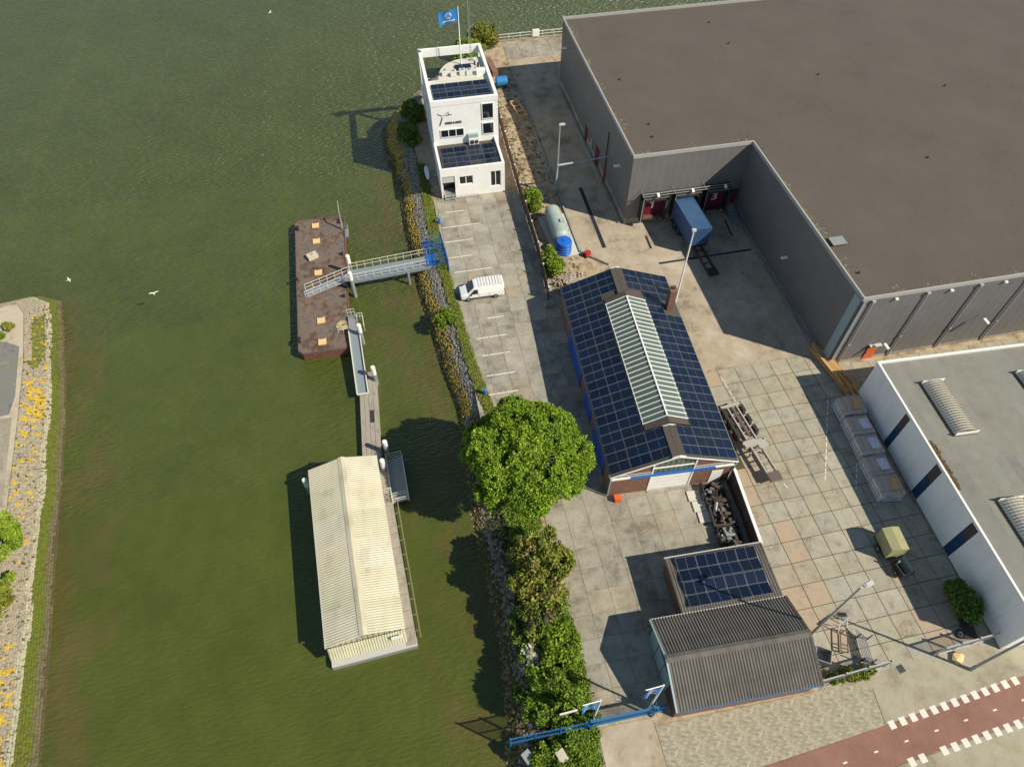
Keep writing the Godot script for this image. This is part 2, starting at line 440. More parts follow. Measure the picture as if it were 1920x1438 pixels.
func stone_mesh(seed_: int) -> ArrayMesh:
	var r := RandomNumberGenerator.new()
	r.seed = seed_
	var ph := (1.0 + sqrt(5.0)) / 2.0
	var vs := []
	for a in [[-1, ph, 0], [1, ph, 0], [-1, -ph, 0], [1, -ph, 0], [0, -1, ph], [0, 1, ph], [0, -1, -ph], [0, 1, -ph], [ph, 0, -1], [ph, 0, 1], [-ph, 0, -1], [-ph, 0, 1]]:
		vs.append(Vector3(a[0], a[1] * 0.7, a[2]).normalized() * 0.55 * r.randf_range(0.8, 1.15) * Vector3(1, 0.75, 1))
	var b := MB.new()
	for f in [[0, 11, 5], [0, 5, 1], [0, 1, 7], [0, 7, 10], [0, 10, 11], [1, 5, 9], [5, 11, 4], [11, 10, 2], [10, 7, 6], [7, 1, 8], [3, 9, 4], [3, 4, 2], [3, 2, 6], [3, 6, 8], [3, 8, 9], [4, 9, 5], [2, 4, 11], [6, 2, 10], [8, 6, 7], [9, 8, 1]]:
		b.tri(vs[f[0]], vs[f[1]], vs[f[2]])
	return b.mesh()

func multi(called: String, mesh: Mesh, m: Material, xfs: Array, cols: Array, parent: Node = self) -> MultiMeshInstance3D:
	var mm := MultiMesh.new()
	mm.transform_format = MultiMesh.TRANSFORM_3D
	mm.use_colors = cols.size() > 0
	mm.mesh = mesh
	mm.instance_count = xfs.size()
	for i in xfs.size():
		mm.set_instance_transform(i, xfs[i])
		if cols.size() > 0: mm.set_instance_color(i, cols[i])
	var o := MultiMeshInstance3D.new()
	o.multimesh = mm
	o.material_override = m
	put(o, called, parent)
	return o

func line_at(p: PackedVector2Array, t: float) -> Vector2:
	var k := mini(int(t), p.size() - 2)
	return p[k].lerp(p[k + 1], t - k)

func leaf_clump(seed_: int, cnt: int, ls: float, col := Color.WHITE) -> ArrayMesh:
	var r := RandomNumberGenerator.new()
	r.seed = seed_
	var b := MB.new()
	for i in cnt:
		var d := Vector3(r.randfn(), r.randfn() * 0.7, r.randfn()).normalized()
		var c := d * r.randf_range(0.05, 0.32)
		var x := d.cross(Vector3(r.randfn(), r.randfn(), r.randfn())).normalized()
		var nn := (d * 0.6 + Vector3(r.randfn(), r.randfn() + 0.8, r.randfn()) * 0.6).normalized()
		var y := nn.cross(x).normalized()
		x = y.cross(nn)
		var s := ls * r.randf_range(0.7, 1.2)
		var tip := c + x * s
		b.tri(c, c + x * s * 0.5 - y * s * 0.3, tip)
		b.tri(c, tip, c + x * s * 0.5 + y * s * 0.3)
	var arr := []
	arr.resize(Mesh.ARRAY_MAX)
	arr[Mesh.ARRAY_VERTEX] = b.v
	arr[Mesh.ARRAY_NORMAL] = b.n
	var cl := PackedColorArray()
	cl.resize(b.v.size())
	cl.fill(col)
	arr[Mesh.ARRAY_COLOR] = cl
	var am := ArrayMesh.new()
	am.add_surface_from_arrays(Mesh.PRIMITIVE_TRIANGLES, arr)
	return am

# crown of leaf clumps over an uneven set of lobes, joined into one mesh; colours are per clump (linear)
func crown(parent: Node, called: String, c: Vector3, r: Vector3, lobes: int, lobe_r: float, per: int, scale_: float, cols: Array, seed_: int, low_cut := -0.5, thin := 0.0):
	var g := RandomNumberGenerator.new()
	g.seed = seed_
	var kinds := []
	for q in cols:
		var row := []
		for k in 4:
			var f: float = [0.78, 0.93, 1.08, 1.25][k]
			row.append(leaf_clump(seed_ * 10 + k, 11, 0.38, Color(q.r * f, q.g * f, q.b * f)))
		kinds.append(row)
	var st := SurfaceTool.new()
	st.begin(Mesh.PRIMITIVE_TRIANGLES)
	var limbs := []
	if lobes > 300:
		for i in 60:
			var d := Vector3(g.randfn(), g.randfn(), g.randfn()).normalized()
			if d.y < low_cut: d.y = -d.y
			limbs.append([c + d * r * g.randf_range(0.6, 0.84), g.randf_range(0.9, 1.6), d])
	for i in lobes:
		var d := Vector3(g.randfn(), g.randfn(), g.randfn()).normalized()
		if d.y < low_cut: d.y = -d.y
		var k := g.randf_range(0.72, 1.0) if g.randf() > 0.15 else g.randf_range(0.3, 0.7)
		var lr := lobe_r * g.randf_range(0.65, 1.25)
		if g.randf() < 0.12:
			k = g.randf_range(1.0, 1.3)
			lr *= 0.55
		var lc := c + d * r * k
		if limbs.size():
			var lb: Array = limbs[i % limbs.size()]
			if d.dot(lb[2]) < -0.3: d = -d
			lc = lb[0] + d * lb[1] * g.randf_range(0.75, 1.0)
		var base: Array = kinds[g.randi() % kinds.size()]
		for j in per:
			if g.randf() < thin: continue
			var e := Vector3(g.randfn(), g.randfn(), g.randfn()).normalized()
			if e.dot(d) < -0.35: e = -e
			var q := lc + e * lr * g.randf_range(0.6, 1.05)
			var s := scale_ * g.randf_range(0.7, 1.3)
			st.append_from(base[g.randi() % 4], 0, Transform3D(Basis.from_euler(Vector3(g.randf() * TAU, g.randf() * TAU, g.randf() * TAU)).scaled(Vector3.ONE * s), q))
	return use(called, st.commit(), M.leaf, parent)

func plant(called: String, label: String, cat: String, at: Vector3, r: Vector3, lobes: int, lobe_r: float, per: int, scale_: float, cols: Array, seed_: int, trunk_h: float, trunk_r: float, group := "", thin := 0.0) -> Node3D:
	var o := thing(called, label, cat, at, 0, group)
	var b := MB.new()
	var g := RandomNumberGenerator.new()
	g.seed = seed_ + 99
	b.cyl(Vector3(0, -0.3, 0), Vector3(0, trunk_h, 0), trunk_r, trunk_r * 0.75, 9)
	for i in 9:
		var a := TAU * i / 9.0 + g.randf()
		var s := Vector3(0, trunk_h * g.randf_range(0.75, 1.0), 0)
		var e := Vector3(cos(a) * r.x * 0.75, trunk_h + r.y * g.randf_range(0.3, 1.3), sin(a) * r.z * 0.75)
		var mid := s.lerp(e, 0.5) + Vector3(0, 0.15 * r.y, 0)
		b.cyl(s, mid, trunk_r * 0.45, trunk_r * 0.28, 6, false)
		b.cyl(mid, e, trunk_r * 0.28, trunk_r * 0.08, 6, false)
	obj("trunk", b, M.bark, o)
	crown(o, "crown", Vector3(0, trunk_h + r.y * 0.75, 0), r, lobes, lobe_r, per, scale_, cols, seed_, -0.45, thin)
	return o

# ------------------------------------------------------------------ shared small builders
func pv_mesh(w: float, d: float, kind := 0) -> ArrayMesh:
	var am := ArrayMesh.new()
	var f := MB.new()
	f.bx(-w / 2, 0, -d / 2, w / 2, 0.035, d / 2)
	f.bx(-0.008, 0.035, -d / 2, 0.008, 0.043, d / 2)
	for s in [-1, 1]:
		f.bx(s * w / 2, 0.035, -d / 2, s * (w / 2 - 0.018), 0.045, d / 2)
		f.bx(-w / 2 + 0.018, 0.035, s * d / 2, w / 2 - 0.018, 0.045, s * (d / 2 - 0.018))
	f.add_to(am)
	var g := MB.new()
	for k in 2:
		var x0 := -w / 2 + 0.02 if k == 0 else 0.01
		g.bx(x0, 0.036, -d / 2 + 0.02, x0 + w / 2 - 0.03, 0.0415, d / 2 - 0.02)
	g.add_to(am)
	am.surface_set_material(0, M.pv_frame)
	am.surface_set_material(1, [M.pv, M.pv1, M.pv2][kind])
	return am

# rows of panels in facing pairs on a flat roof, local x = columns, local z = rows
func pv_tents(parent: Node3D, c: Vector3, cols: int, rows: int, w: float, d: float, tilt: float):
	var ams := [pv_mesh(w, d), pv_mesh(w, d, 1), pv_mesh(w, d, 2)]
	for j in rows:
		for i in cols:
			var s := 1.0 if j % 2 == 0 else -1.0
			var at := c + Vector3((i - (cols - 1) * 0.5) * (w + 0.05), 0.13, (j - (rows - 1) * 0.5) * (d + 0.04))
			use("solar_panel", ams[rng.randi() % 3], null, parent, at, Basis(Vector3.RIGHT, deg_to_rad(tilt * s)))
	var b := MB.new()
	for i in cols + 1:
		var x := c.x + (i - cols * 0.5) * (w + 0.05)
		b.bx(x - 0.03, c.y, c.z - rows * d * 0.5, x + 0.03, c.y + 0.05, c.z + rows * d * 0.5)
	obj("mounting_rail", b, M.galv_dull, parent)

# a window in a wall of constant z; faces +z
func window_z(parent: Node, called: String, x0: float, y0: float, x1: float, y1: float, z: float, panes: int, frame_mat: Material):
	var f := MB.new()
	var t := 0.09
	f.bx(x0 - t, y0 - t, z - 0.02, x1 + t, y0, z + 0.07)
	f.bx(x0 - t, y1, z - 0.02, x1 + t, y1 + t, z + 0.07)
	f.bx(x0 - t, y0, z - 0.02, x0, y1, z + 0.07)
	f.bx(x1, y0, z - 0.02, x1 + t, y1, z + 0.07)
	for k in range(1, panes):
		var x := lerpf(x0, x1, float(k) / panes)
		f.bx(x - 0.05, y0, z - 0.01, x + 0.05, y1, z + 0.06)
	var o := obj(called, f, frame_mat, parent)
	for k in panes:
		box_part("pane", o, M.window, lerpf(x0, x1, float(k) / panes) + (0.05 if k > 0 else 0.0), y0, z + 0.012, lerpf(x0, x1, float(k + 1) / panes) - (0.05 if k < panes - 1 else 0.0), y1, z + 0.03)
	return o

# a window in a wall of constant x facing -x
func window_x(parent: Node, called: String, z0: float, y0: float, z1: float, y1: float, x: float, frame_mat: Material):
	var f := MB.new()
	var t := 0.1
	f.bx(x - 0.08, y0 - t, z0 - t, x + 0.02, y0, z1 + t)
	f.bx(x - 0.08, y1, z0 - t, x + 0.02, y1 + t, z1 + t)
	f.bx(x - 0.08, y0, z0 - t, x + 0.02, y1, z0)
	f.bx(x - 0.08, y0, z1, x + 0.02, y1, z1 + t)
	var o := obj(called, f, frame_mat, parent)
	box_part("pane", o, M.window, x - 0.03, y0, z0, x - 0.01, y1, z1)

func text_part(called: String, parent: Node, s: String, size: float, depth: float, m: Material, at: Vector3, rot := Basis.IDENTITY):
	var t := TextMesh.new()
	var f := SystemFont.new()
	f.font_names = PackedStringArray(["Droid Sans"])
	f.font_weight = 700
	t.font = f
	t.text = s
	t.font_size = 64
	t.pixel_size = size / 64.0
	t.depth = depth
	return use(called, t, m, parent, at, rot)

func railing(called: String, parent: Node, a: Vector3, c: Vector3, h: float, posts: int, m: Material, r := 0.03):
	var b := MB.new()
	b.cyl(a + Vector3(0, h, 0), c + Vector3(0, h, 0), r, r, 6)
	b.cyl(a + Vector3(0, h * 0.52, 0), c + Vector3(0, h * 0.52, 0), r * 0.8, r * 0.8, 6)
	var o := obj(called, b, m, parent)
	for i in posts:
		var p := a.lerp(c, float(i) / (posts - 1))
		cyl_part("post", o, m, p, p + Vector3(0, h, 0), r, 6)
	return o

func wheel_mesh(r: float, w: float) -> ArrayMesh:
	var b := MB.new()
	b.xf = Transform3D(Basis(Vector3.FORWARD, PI / 2), Vector3.ZERO)
	b.lathe(Vector3.ZERO, [Vector2(r * 0.55, -w / 2), Vector2(r * 0.9, -w / 2), Vector2(r, -w * 0.35), Vector2(r, w * 0.35), Vector2(r * 0.9, w / 2), Vector2(r * 0.55, w / 2)], 16)
	return b.mesh()

func rim_mesh(r: float, w: float) -> ArrayMesh:
	var b := MB.new()
	b.xf = Transform3D(Basis(Vector3.FORWARD, PI / 2), Vector3.ZERO)
	b.lathe(Vector3.ZERO, [Vector2(0.0, -w * 0.4), Vector2(r * 0.3, -w * 0.42), Vector2(r * 0.56, -w * 0.3), Vector2(r * 0.56, w * 0.3), Vector2(r * 0.3, w * 0.42), Vector2(0.0, w * 0.4)], 12)
	return b.mesh()

func wheel(parent: Node, at: Vector3, r: float, w: float, rim: Material, turn := 0.0):
	var o := use("wheel", wheel_mesh(r, w), M.rubber, parent, at, Basis(Vector3.UP, turn))
	use("rim", rim_mesh(r, w), rim, o)

func lamp_post(called: String, label: String, at: Vector3, h: float, arm: Vector3, m: Material, heads := 1) -> Node3D:
	var o := thing(called, label, "street lamp", at)
	var b := MB.new()
	b.cyl(Vector3.ZERO, Vector3(0, h, 0), 0.12, 0.07, 10)
	b.cyl(Vector3.ZERO, Vector3(0, 0.9, 0), 0.16, 0.15, 10)
	obj("pole", b, m, o)
	if arm.length() > 0.01:
		cyl_part("arm", o, m, Vector3(0, h - 0.1, 0), Vector3(0, h, 0) + arm, 0.05, 8)
	var hd := MB.new()
	var e := Vector3(0, h, 0) + arm
	hd.xf = Transform3D(Basis(Vector3.UP, atan2(-arm.z, arm.x)), e)
	hd.box(Vector3(0.15, 0.02, 0), Vector3(0.75, 0.12, 0.34))
	hd.box(Vector3(0.15, 0.1, 0), Vector3(0.5, 0.08, 0.24))
	obj("lamp_head", hd, M.trim, o)
	return o

# ------------------------------------------------------------------ the scene
func _ready():
	rng.seed = 7
	# camera
	var cam := Camera3D.new()
	cam.name = "camera"
	add_child(cam)
	cam.transform = Transform3D(Basis(Vector3(0.98102942, -0.00413028, 0.19381492), Vector3(0.15644347, 0.60728959, -0.77892541), Vector3(-0.1144846, 0.79446982, 0.5964151)).orthonormalized(), Vector3(0, 58.5, 0))
	cam.fov = 58.226
	cam.near = 0.5
	cam.far = 1500
	cam.current = true
	# sky, exposure
	var sm := ProceduralSkyMaterial.new()
	sm.sky_top_color = Color(0.25, 0.35, 0.49)
	sm.sky_horizon_color = Color(0.80, 0.90, 0.97)
	sm.sky_curve = 0.4
	sm.ground_bottom_color = Color(0.28, 0.29, 0.25)
	sm.ground_horizon_color = Color(0.66, 0.70, 0.72)
	sm.sun_angle_max = 1.0
	var sky := Sky.new()
	sky.sky_material = sm
	var env := Environment.new()
	env.background_mode = Environment.BG_SKY
	env.sky = sky
	env.background_energy_multiplier = 0.74
	env.tonemap_mode = Environment.TONE_MAPPER_LINEAR
	env.tonemap_exposure = 1.27
	env.sdfgi_enabled = true
	env.ssao_enabled = true
	env.ssil_enabled = true
	var we := WorldEnvironment.new()
	we.environment = env
	add_child(we)
	# sun
	var sun := DirectionalLight3D.new()
	sun.name = "sun"
	add_child(sun)
	sun.look_at_from_position(Vector3.ZERO, Vector3(-0.609, -0.669, -0.426), Vector3.UP)
	sun.light_energy = 1.46
	sun.light_color = Color(1.0, 0.955, 0.87)
	sun.light_angular_distance = 0.5
	sun.shadow_enabled = true

	make_noise()
	make_materials()
	water_and_banks()
	grounds()
	warehouse()
	white_hall()
	solar_shed()
	office()
	low_sheds()
	barge()
	boathouse()
	jetties()
	vehicles()
	yard_goods()
	fences()
	poles()
	plants()
	small_things()

# ------------------------------------------------------------------ water, banks
func water_and_banks():
	var b := MB.new()
	# the basin lies sheltered, the open harbour beyond is ruffled by the wind, and silt drifts in clouds
	var silt := FastNoiseLite.new()
	silt.seed = 8
	silt.frequency = 0.018
	silt.fractal_octaves = 4
	var beds := FastNoiseLite.new()
	beds.seed = 15
	beds.frequency = 0.16
	beds.fractal_octaves = 4
	# finer cells where the stony shallows show along the banks
	var xs := []
	var x := -180.0
	while x < 180.0:
		xs.append(x)
		x += 0.75 if (x > -43.5 and x < -30.0) or (x > -8.5 and x < 3.0) else (2.5 if x > -60.0 and x < 20.0 else 9.0)
	xs.append(180.0)
	for z in [[40.0, -38.0, M.water3, 78], [-38.0, -62.0, M.water2, 26], [-62.0, -88.0, M.water1, 26], [-88.0, -500.0, M.water, 110]]:
		var nzz: int = z[3]
		var vs := PackedVector3Array()
		var cs2 := PackedColorArray()
		var ns := PackedVector3Array()
		var ix := PackedInt32Array()
		for j in nzz + 1:
			var zz := lerpf(z[0], z[1], float(j) / nzz)
			var near := 1e6
			for k in range(6, LOW.size() - 1):
				if LOW[k].y <= zz and LOW[k + 1].y >= zz: near = lerpf(LOW[k].x, LOW[k + 1].x, (zz - LOW[k].y) / (LOW[k + 1].y - LOW[k].y))
			var far := -1e6
			for k in range(3, LLOW.size() - 1):
				if LLOW[k].y <= zz and LLOW[k + 1].y >= zz: far = lerpf(LLOW[k].x, LLOW[k + 1].x, (zz - LLOW[k].y) / (LLOW[k + 1].y - LLOW[k].y))
			for xx in xs:
				var f := clampf(0.4 + silt.get_noise_2d(xx * 0.6, zz * 1.4) * 1.3, 0.0, 1.0)
				var c := Color(0.55, 0.59, 0.425).lerp(Color(0.585, 0.63, 0.455), f)
				var bn := beds.get_noise_2d(xx * 1.6, zz)
				var d := minf(near - xx, (xx - far) + 0.5)
				if d > -1.0 and d < 6.5:
					var br := clampf((4.6 - absf(d - 1.5)) / 3.0 + bn * 1.6 - 0.15, 0.0, 1.0) * clampf(0.55 + bn * 1.5, 0.0, 1.0)
					c = c.lerp(Color(0.80, 0.57, 0.75), br * 0.8)
				vs.append(Vector3(xx, W, zz))
				ns.append(Vector3.UP)
				cs2.append(c)
		var w1 := xs.size()
		for j in nzz:
			for i in w1 - 1:
				var q := j * w1 + i
				ix.append_array(PackedInt32Array([q, q + w1 + 1, q + 1, q, q + w1, q + w1 + 1]))
		var arr := []
		arr.resize(Mesh.ARRAY_MAX)
		arr[Mesh.ARRAY_VERTEX] = vs
		arr[Mesh.ARRAY_NORMAL] = ns
		arr[Mesh.ARRAY_COLOR] = cs2
		arr[Mesh.ARRAY_INDEX] = ix
		var am := ArrayMesh.new()
		am.add_surface_from_arrays(Mesh.PRIMITIVE_TRIANGLES, arr)
		var o := MeshInstance3D.new()
		o.mesh = am
		o.material_override = z[2]
		put(o, "water", self)
		tag(o, "murky olive green harbour water" + (", ruffled by small wind ripples" if z[1] < -80 else ", calm in the sheltered basin"), "", "", "structure")
	b = MB.new()
	b.quad(Vector3(-400, -5.2, 40), Vector3(400, -5.2, 40), Vector3(400, -5.2, -500), Vector3(-400, -5.2, -500))
	struct("harbour_bed", b, M.bed, "brown green harbour bed under the water")
	struct("quay_bank", bank_mesh(TOP, LOW, -0.04, 7.0, -4.6), M.bank_soil, "earth slope of the quay between the yard and the water")
	struct("far_bank", bank_mesh(LTOP, LLOW, 0.0, 6.0, -4.2), M.bank_soil, "earth slope of the bank across the basin")
	b = MB.new()
	var poly := LTOP.duplicate()
	poly.append(Vector2(-120, 10))
	b.prism(poly, -1.0, 0.0, false)
	struct("far_ground", b, M.sand, "sandy ground on top of the bank across the basin")
	b = MB.new()
	b.prism(PackedVector2Array([Vector2(-75, -62.0), Vector2(-46.5, -61.0), Vector2(-44.7, -59.9), Vector2(-43.5, -52.5), Vector2(-43.6, -50.2), Vector2(-75, -48)]), -0.3, 0.012, false)
	struct("mud_flat", b, M.mud, "dark purple grey damp patch on the sandy far bank")
	b = MB.new()
	b.prism(PackedVector2Array([Vector2(-46.5, -49.9), Vector2(-43.2, -49.8), Vector2(-41.6, -39), Vector2(-45, -39)]), -0.3, 0.016, false)
	struct("far_path", b, M.park2, "pale concrete path along the top of the far bank")
	# stone pitching of the quay bank
	var st := [stone_mesh(1), stone_mesh(2), stone_mesh(3)]
	var g := RandomNumberGenerator.new()
	g.seed = 21
	var nz := FastNoiseLite.new()
	nz.seed = 3
	nz.frequency = 0.12
	var xfs := [[], [], []]
	var cs := [[], [], []]
	for i in 25000:
		var t := g.randf_range(3.0, 24.0)
		var f := g.randf_range(0.0, 0.97) if g.randf() < 0.8 else -absf(g.randfn()) * 0.55
		var a := line_at(LOW, t)
		var c := line_at(TOP, t)
		if c.y > -41 and f > 0.35 and g.randf() < 0.75: continue
		var p := a.lerp(c, f)
		var y := bank_y(f)
		var e := nz.get_noise_2d(p.x, p.y) * 0.12 + g.randfn() * 0.045
		var h := f + e
		var col: Color
		if h < 0.02: col = Color(0.24, 0.17, 0.09)
		elif h < 0.16: col = Color(0.09, 0.09, 0.02) if g.randf() < 0.6 else Color(0.13, 0.10, 0.035)
		elif h < 0.5: col = Color(0.40, 0.285, 0.045) if nz.get_noise_2d(p.x * 7.0, p.y * 7.0) > -0.16 else Color(0.26, 0.22, 0.12)
		elif h < 0.56: col = Color(0.28, 0.23, 0.13)
		else: col = Color(0.25, 0.235, 0.2) if g.randf() < 0.65 else Color(0.17, 0.165, 0.15)
		if c.y > -40.5 and h > 0.16: col = [Color(0.25, 0.235, 0.2), Color(0.17, 0.165, 0.15), Color(0.26, 0.2, 0.12)][g.randi() % 3]
		var k := g.randf_range(0.75, 1.3)
		col = Color(col.r * k, col.g * k, col.b * k)
		var s := g.randf_range(0.17, 0.33)
		var q := g.randi() % 3
		xfs[q].append(Transform3D(Basis.from_euler(Vector3(g.randf_range(-0.4, 0.4), g.randf() * TAU, g.randf_range(-0.4, 0.4))).scaled(Vector3(s, s, s)), Vector3(p.x, y + 0.02, p.y)))
		cs[q].append(col)
	for q in 3:
		tag(multi("bank_stones", st[q], M.stone_inst, xfs[q], cs[q]), "loose rubble stones lining the quay slope, lichen yellow above a dark waterline", "stones", "rubble stones of the quay slope", "stuff")
	# set stones of the far bank, in rows
	xfs = [[], [], []]
	cs = [[], [], []]
	for i in 23000:
		var t := g.randf_range(1.0, 12.2)
		var f := (floorf(g.randf() * 30.0) + g.randf_range(-0.15, 0.15)) / 30.0 * 1.25 - 0.25
		var a := line_at(LLOW, t)
		var c := line_at(LTOP, t)
		var p := a.lerp(c, f)
		var y := bank_y(f, 0.0)
		var e := f + nz.get_noise_2d(p.x, p.y) * 0.06
		var pn := nz.get_noise_2d(p.x * 1.3 + 40, p.y * 0.7)
		var col: Color
		if e < 0.02: col = Color(0.09, 0.07, 0.035)
		elif e < 0.12: col = Color(0.13, 0.12, 0.06)
		elif e < 0.3: col = Color(0.11, 0.135, 0.012)
		elif e < 0.4: col = Color(0.38, 0.36, 0.26)
		elif clampf(0.5 + nz.get_noise_2d(p.x * 9.0, p.y * 9.0) * 1.1, 0.0, 1.0) < yellow_share(p.y + pn * 8.0, e + pn * 0.5): col = Color(0.50, 0.35, 0.045)
		elif p.y + pn * 5 < -58.5 and p.y - pn * 6 > -64 and e > 0.45 and e < 0.78: col = Color(0.15, 0.165, 0.03)
		else: col = Color(0.33, 0.29, 0.215) if g.randf() < 0.6 else Color(0.28, 0.25, 0.19)
		var k := g.randf_range(0.8, 1.2)
		var s := g.randf_range(0.2, 0.3)
		var q := g.randi() % 3
		xfs[q].append(Transform3D(Basis.from_euler(Vector3(0, g.randf() * TAU, 0)).scaled(Vector3(s, s * 0.8, s)), Vector3(p.x, y, p.y)))
		cs[q].append(Color(col.r * k, col.g * k, col.b * k))
	for q in 3:
		tag(multi("pitching_stones", st[q], M.stone_inst, xfs[q], cs[q]), "set stones of the far bank with a moss green waterline and yellow lichen", "stones", "set stones of the far bank", "stuff")

# where the yellow flowering stonecrop grows on the far bank
func yellow_share(z: float, f: float) -> float:
	if z > -56.5 and z < -46.5 and f > 0.42 and f < 0.72: return 0.8
	if z > -50.0 and z < -46.0 and f > 0.42: return 0.45
	if z > -57.0 and z < -37.0 and f > 0.42: return 0.22
	if z > -22.0 and f > 0.5: return 0.3
	return 0.03

# ------------------------------------------------------------------ grounds
func slabs(called: String, label: String, o: Vector2, turn: float, i0: int, i1: int, j0: int, j1: int, size: float, gap: float, prefix: String, keep: Callable, bed: Material = null):
	var root := Node3D.new()
	put(root, called, self)
	tag(root, label, "", "", "structure")
	root.position = Vector3(o.x, 0, o.y)
	root.rotation_degrees.y = turn
	var b := MB.new()
	b.bx(-size / 2 + gap / 2, -0.1, -size / 2 + gap / 2, size / 2 - gap / 2, 0, size / 2 - gap / 2)
	var am := b.mesh()
	if bed:
		var bb := MB.new()
		bb.bx(i0 * size + 1.0, -0.2, j0 * size + 1.0, i1 * size - 2.0, -0.03, j1 * size - 2.6)
		obj("bedding", bb, bed, root)
	for j in range(j0, j1):
		for i in range(i0, i1):
			var p := root.transform * Vector3((i + 0.5) * size, 0, (j + 0.5) * size)
			if not keep.call(p.x, p.z): continue
			var k := rng.randi() % 8
			var m: Material = M["%s%d" % [prefix, k if k < 5 else 0]]
			if prefix == "slab" and ((p.x > 37.5 and p.x < 41.5 and p.z > -17.5) or (p.x < 30.5 and (p.z < -37 or p.z > -30))) and k < 6: m = M.slab_rust if k < 4 else M.slab2
			use("slab", am, m, root, Vector3((i + 0.5) * size, rng.randf_range(-0.008, 0.004), (j + 0.5) * size), Basis.from_euler(Vector3(rng.randf_range(-0.002, 0.002), 0, rng.randf_range(-0.002, 0.002))))

func sheet(called: String, label: String, m: Material, pts: Array, y := 0.0):
	var b := MB.new()
	var poly := PackedVector2Array()
	for p in pts: poly.append(Vector2(p[0], p[1]))
	b.prism(poly, y - 0.035, y)
	struct(called, b, m, label)

func grounds():
	var b := MB.new()
	var poly := TOP.duplicate()
	poly.append(Vector2(130, 14))
	b.prism(poly, -0.5, -0.04, false)
	struct("ground", b, M.dirt, "sandy brown ground of the quay under the paving")
	# loading yard and lane: cast concrete
	sheet("loading_yard", "beige cast concrete yard between the warehouse docks and the solar shed", M.beige, [[20.9, -110.8], [27.9, -110.8], [27.9, -66.4], [43, -66.4], [43, -41.45], [28.2, -41.45], [27.0, -45], [27.9, -53.6], [23.2, -53.6], [23.6, -59.6], [21.0, -62.3], [20.9, -75]])
	slabs("yard_pavement", "square concrete slabs of the goods yard with dark joints", Vector2(34.56, -39.33), 1.0, -5, 5, -1, 16, 2.0, 0.06, "slab", func(x, z): return x > 27.0 and x < (44.6 if z < -35.6 else 43.6) and z < -9.9 and not (x < 28.2 and z < -29.5), M.bank_soil)
	slabs("parking_pavement", "pale concrete slabs of the parking and the shed forecourt", Vector2(4.35, -76.3), 0.0, 0, 12, 0, 34, 2.0, 0.028, "park", func(x, z): return (x < 16.2 or z > -29.5) and x < 27.2 and z < -9.6 and x > 3.9 + maxf(0.0, (z + 64.0) * 0.055) + (2.2 if z > -39 else 0.0) and not (x < 8.4 and z > -38.0))
	slabs("quay_pavement", "weathered concrete slabs on the quay behind the office", Vector2(20.9, -116.2), 0.0, 0, 4, 0, 1, 2.65, 0.07, "park", func(_x, _z): return true)
	slabs("quay_pavement", "weathered concrete slabs beside the warehouse end", Vector2(20.9, -113.5), 0.0, 0, 4, 0, 1, 2.65, 0.07, "park", func(_x, _z): return true)
	slabs("service_strip", "row of concrete slabs along the foot of the warehouse front", Vector2(43.2, -39.4), -1.0, 0, 14, 0, 1, 2.0, 0.05, "slab", func(_x, _z): return true)
	sheet("hall_passage", "narrow concrete passage between warehouse and white hall", M.beige, [[43.9, -37.3], [72, -36.9], [72, -34], [43.9, -34.5]], -0.012)
	sheet("tank_pad", "pale concrete pad under the gas tank and the blue water tank", M.roof_pale, [[16.95, -70.1], [20.8, -70.2], [20.95, -62.2], [17.6, -61.9]], 0.05)
	sheet("driveway", "concrete driveway through the blue gate", M.beige, [[8.4, -9.7], [12.75, -9.6], [12.8, 8], [8.0, 8]], -0.004)
	sheet("brick_pavement", "small beige brick paving outside the corrugated shed", M.klinker, [[12.86, -9.0], [26.4, -8.9], [27.5, -9.4], [30.7, -8.2], [30.3, -5.55], [19.8, -4.75], [12.86, -4.2]], -0.002)
	sheet("pavement", "tan worn concrete apron at the yard entrance", M.asphalt, [[30.75, -8.2], [27.6, -9.45], [44, -9.75], [70, -9.9], [70, -9.05], [43, -6.72], [30.4, -5.6]], -0.006)
	sheet("cycle_path", "red cycle path with white block markings", M.red_path, [[12.9, -4.15], [19.83, -4.72], [30.5, -5.55], [43.0, -6.7], [60, -8.2], [60, -5.4], [41.0, -3.76], [30.8, -2.94], [19, -2.0], [12.9, -1.5]], 0.0)
	sheet("far_pavement", "tan worn concrete beyond the red cycle path", M.asphalt, [[12.9, -1.45], [19, -1.95], [30.8, -2.89], [41.0, -3.7], [60, -5.3], [60, 8], [12.9, 8]], -0.002)
	sheet("sett_strip", "strip of dark stone setts beside the driveway", M.setts, [[6.7, -9.9], [8.35, -9.7], [7.95, 4], [5.2, 4]], -0.002)
	# markings
	var mk := Node3D.new()
	put(mk, "path_marking", self)
	tag(mk, "white block markings and dashes painted on the red cycle path", "", "", "structure")
	var blk := MB.new()
	blk.bx(-0.26, 0, -0.3, 0.26, 0.006, 0.3)
	var bm := blk.mesh()
	for i in 13: use("block", bm, M.mark_white, mk, Vector3(30.87 + i * 0.945, 0.001, -5.5 - i * 0.086), Basis(Vector3.UP, 0.09))
	for i in 14:
		if i == 2: continue
		use("block", bm, M.mark_white, mk, Vector3(31.0 + i * 0.945, 0.001, -2.86 - i * 0.077), Basis(Vector3.UP, 0.09))
	blk = MB.new()
	blk.bx(-0.17, 0, -0.06, 0.17, 0.006, 0.06)
	bm = blk.mesh()
	for i in 8: use("dash", bm, M.mark_white, mk, Vector3(23.4 + i * 2.65, 0.001, -3.58 - i * 0.22), Basis(Vector3.UP, 0.09))
	mk = Node3D.new()
	put(mk, "parking_marking", self)
	tag(mk, "white bay lines painted on the parking slabs", "", "", "structure")
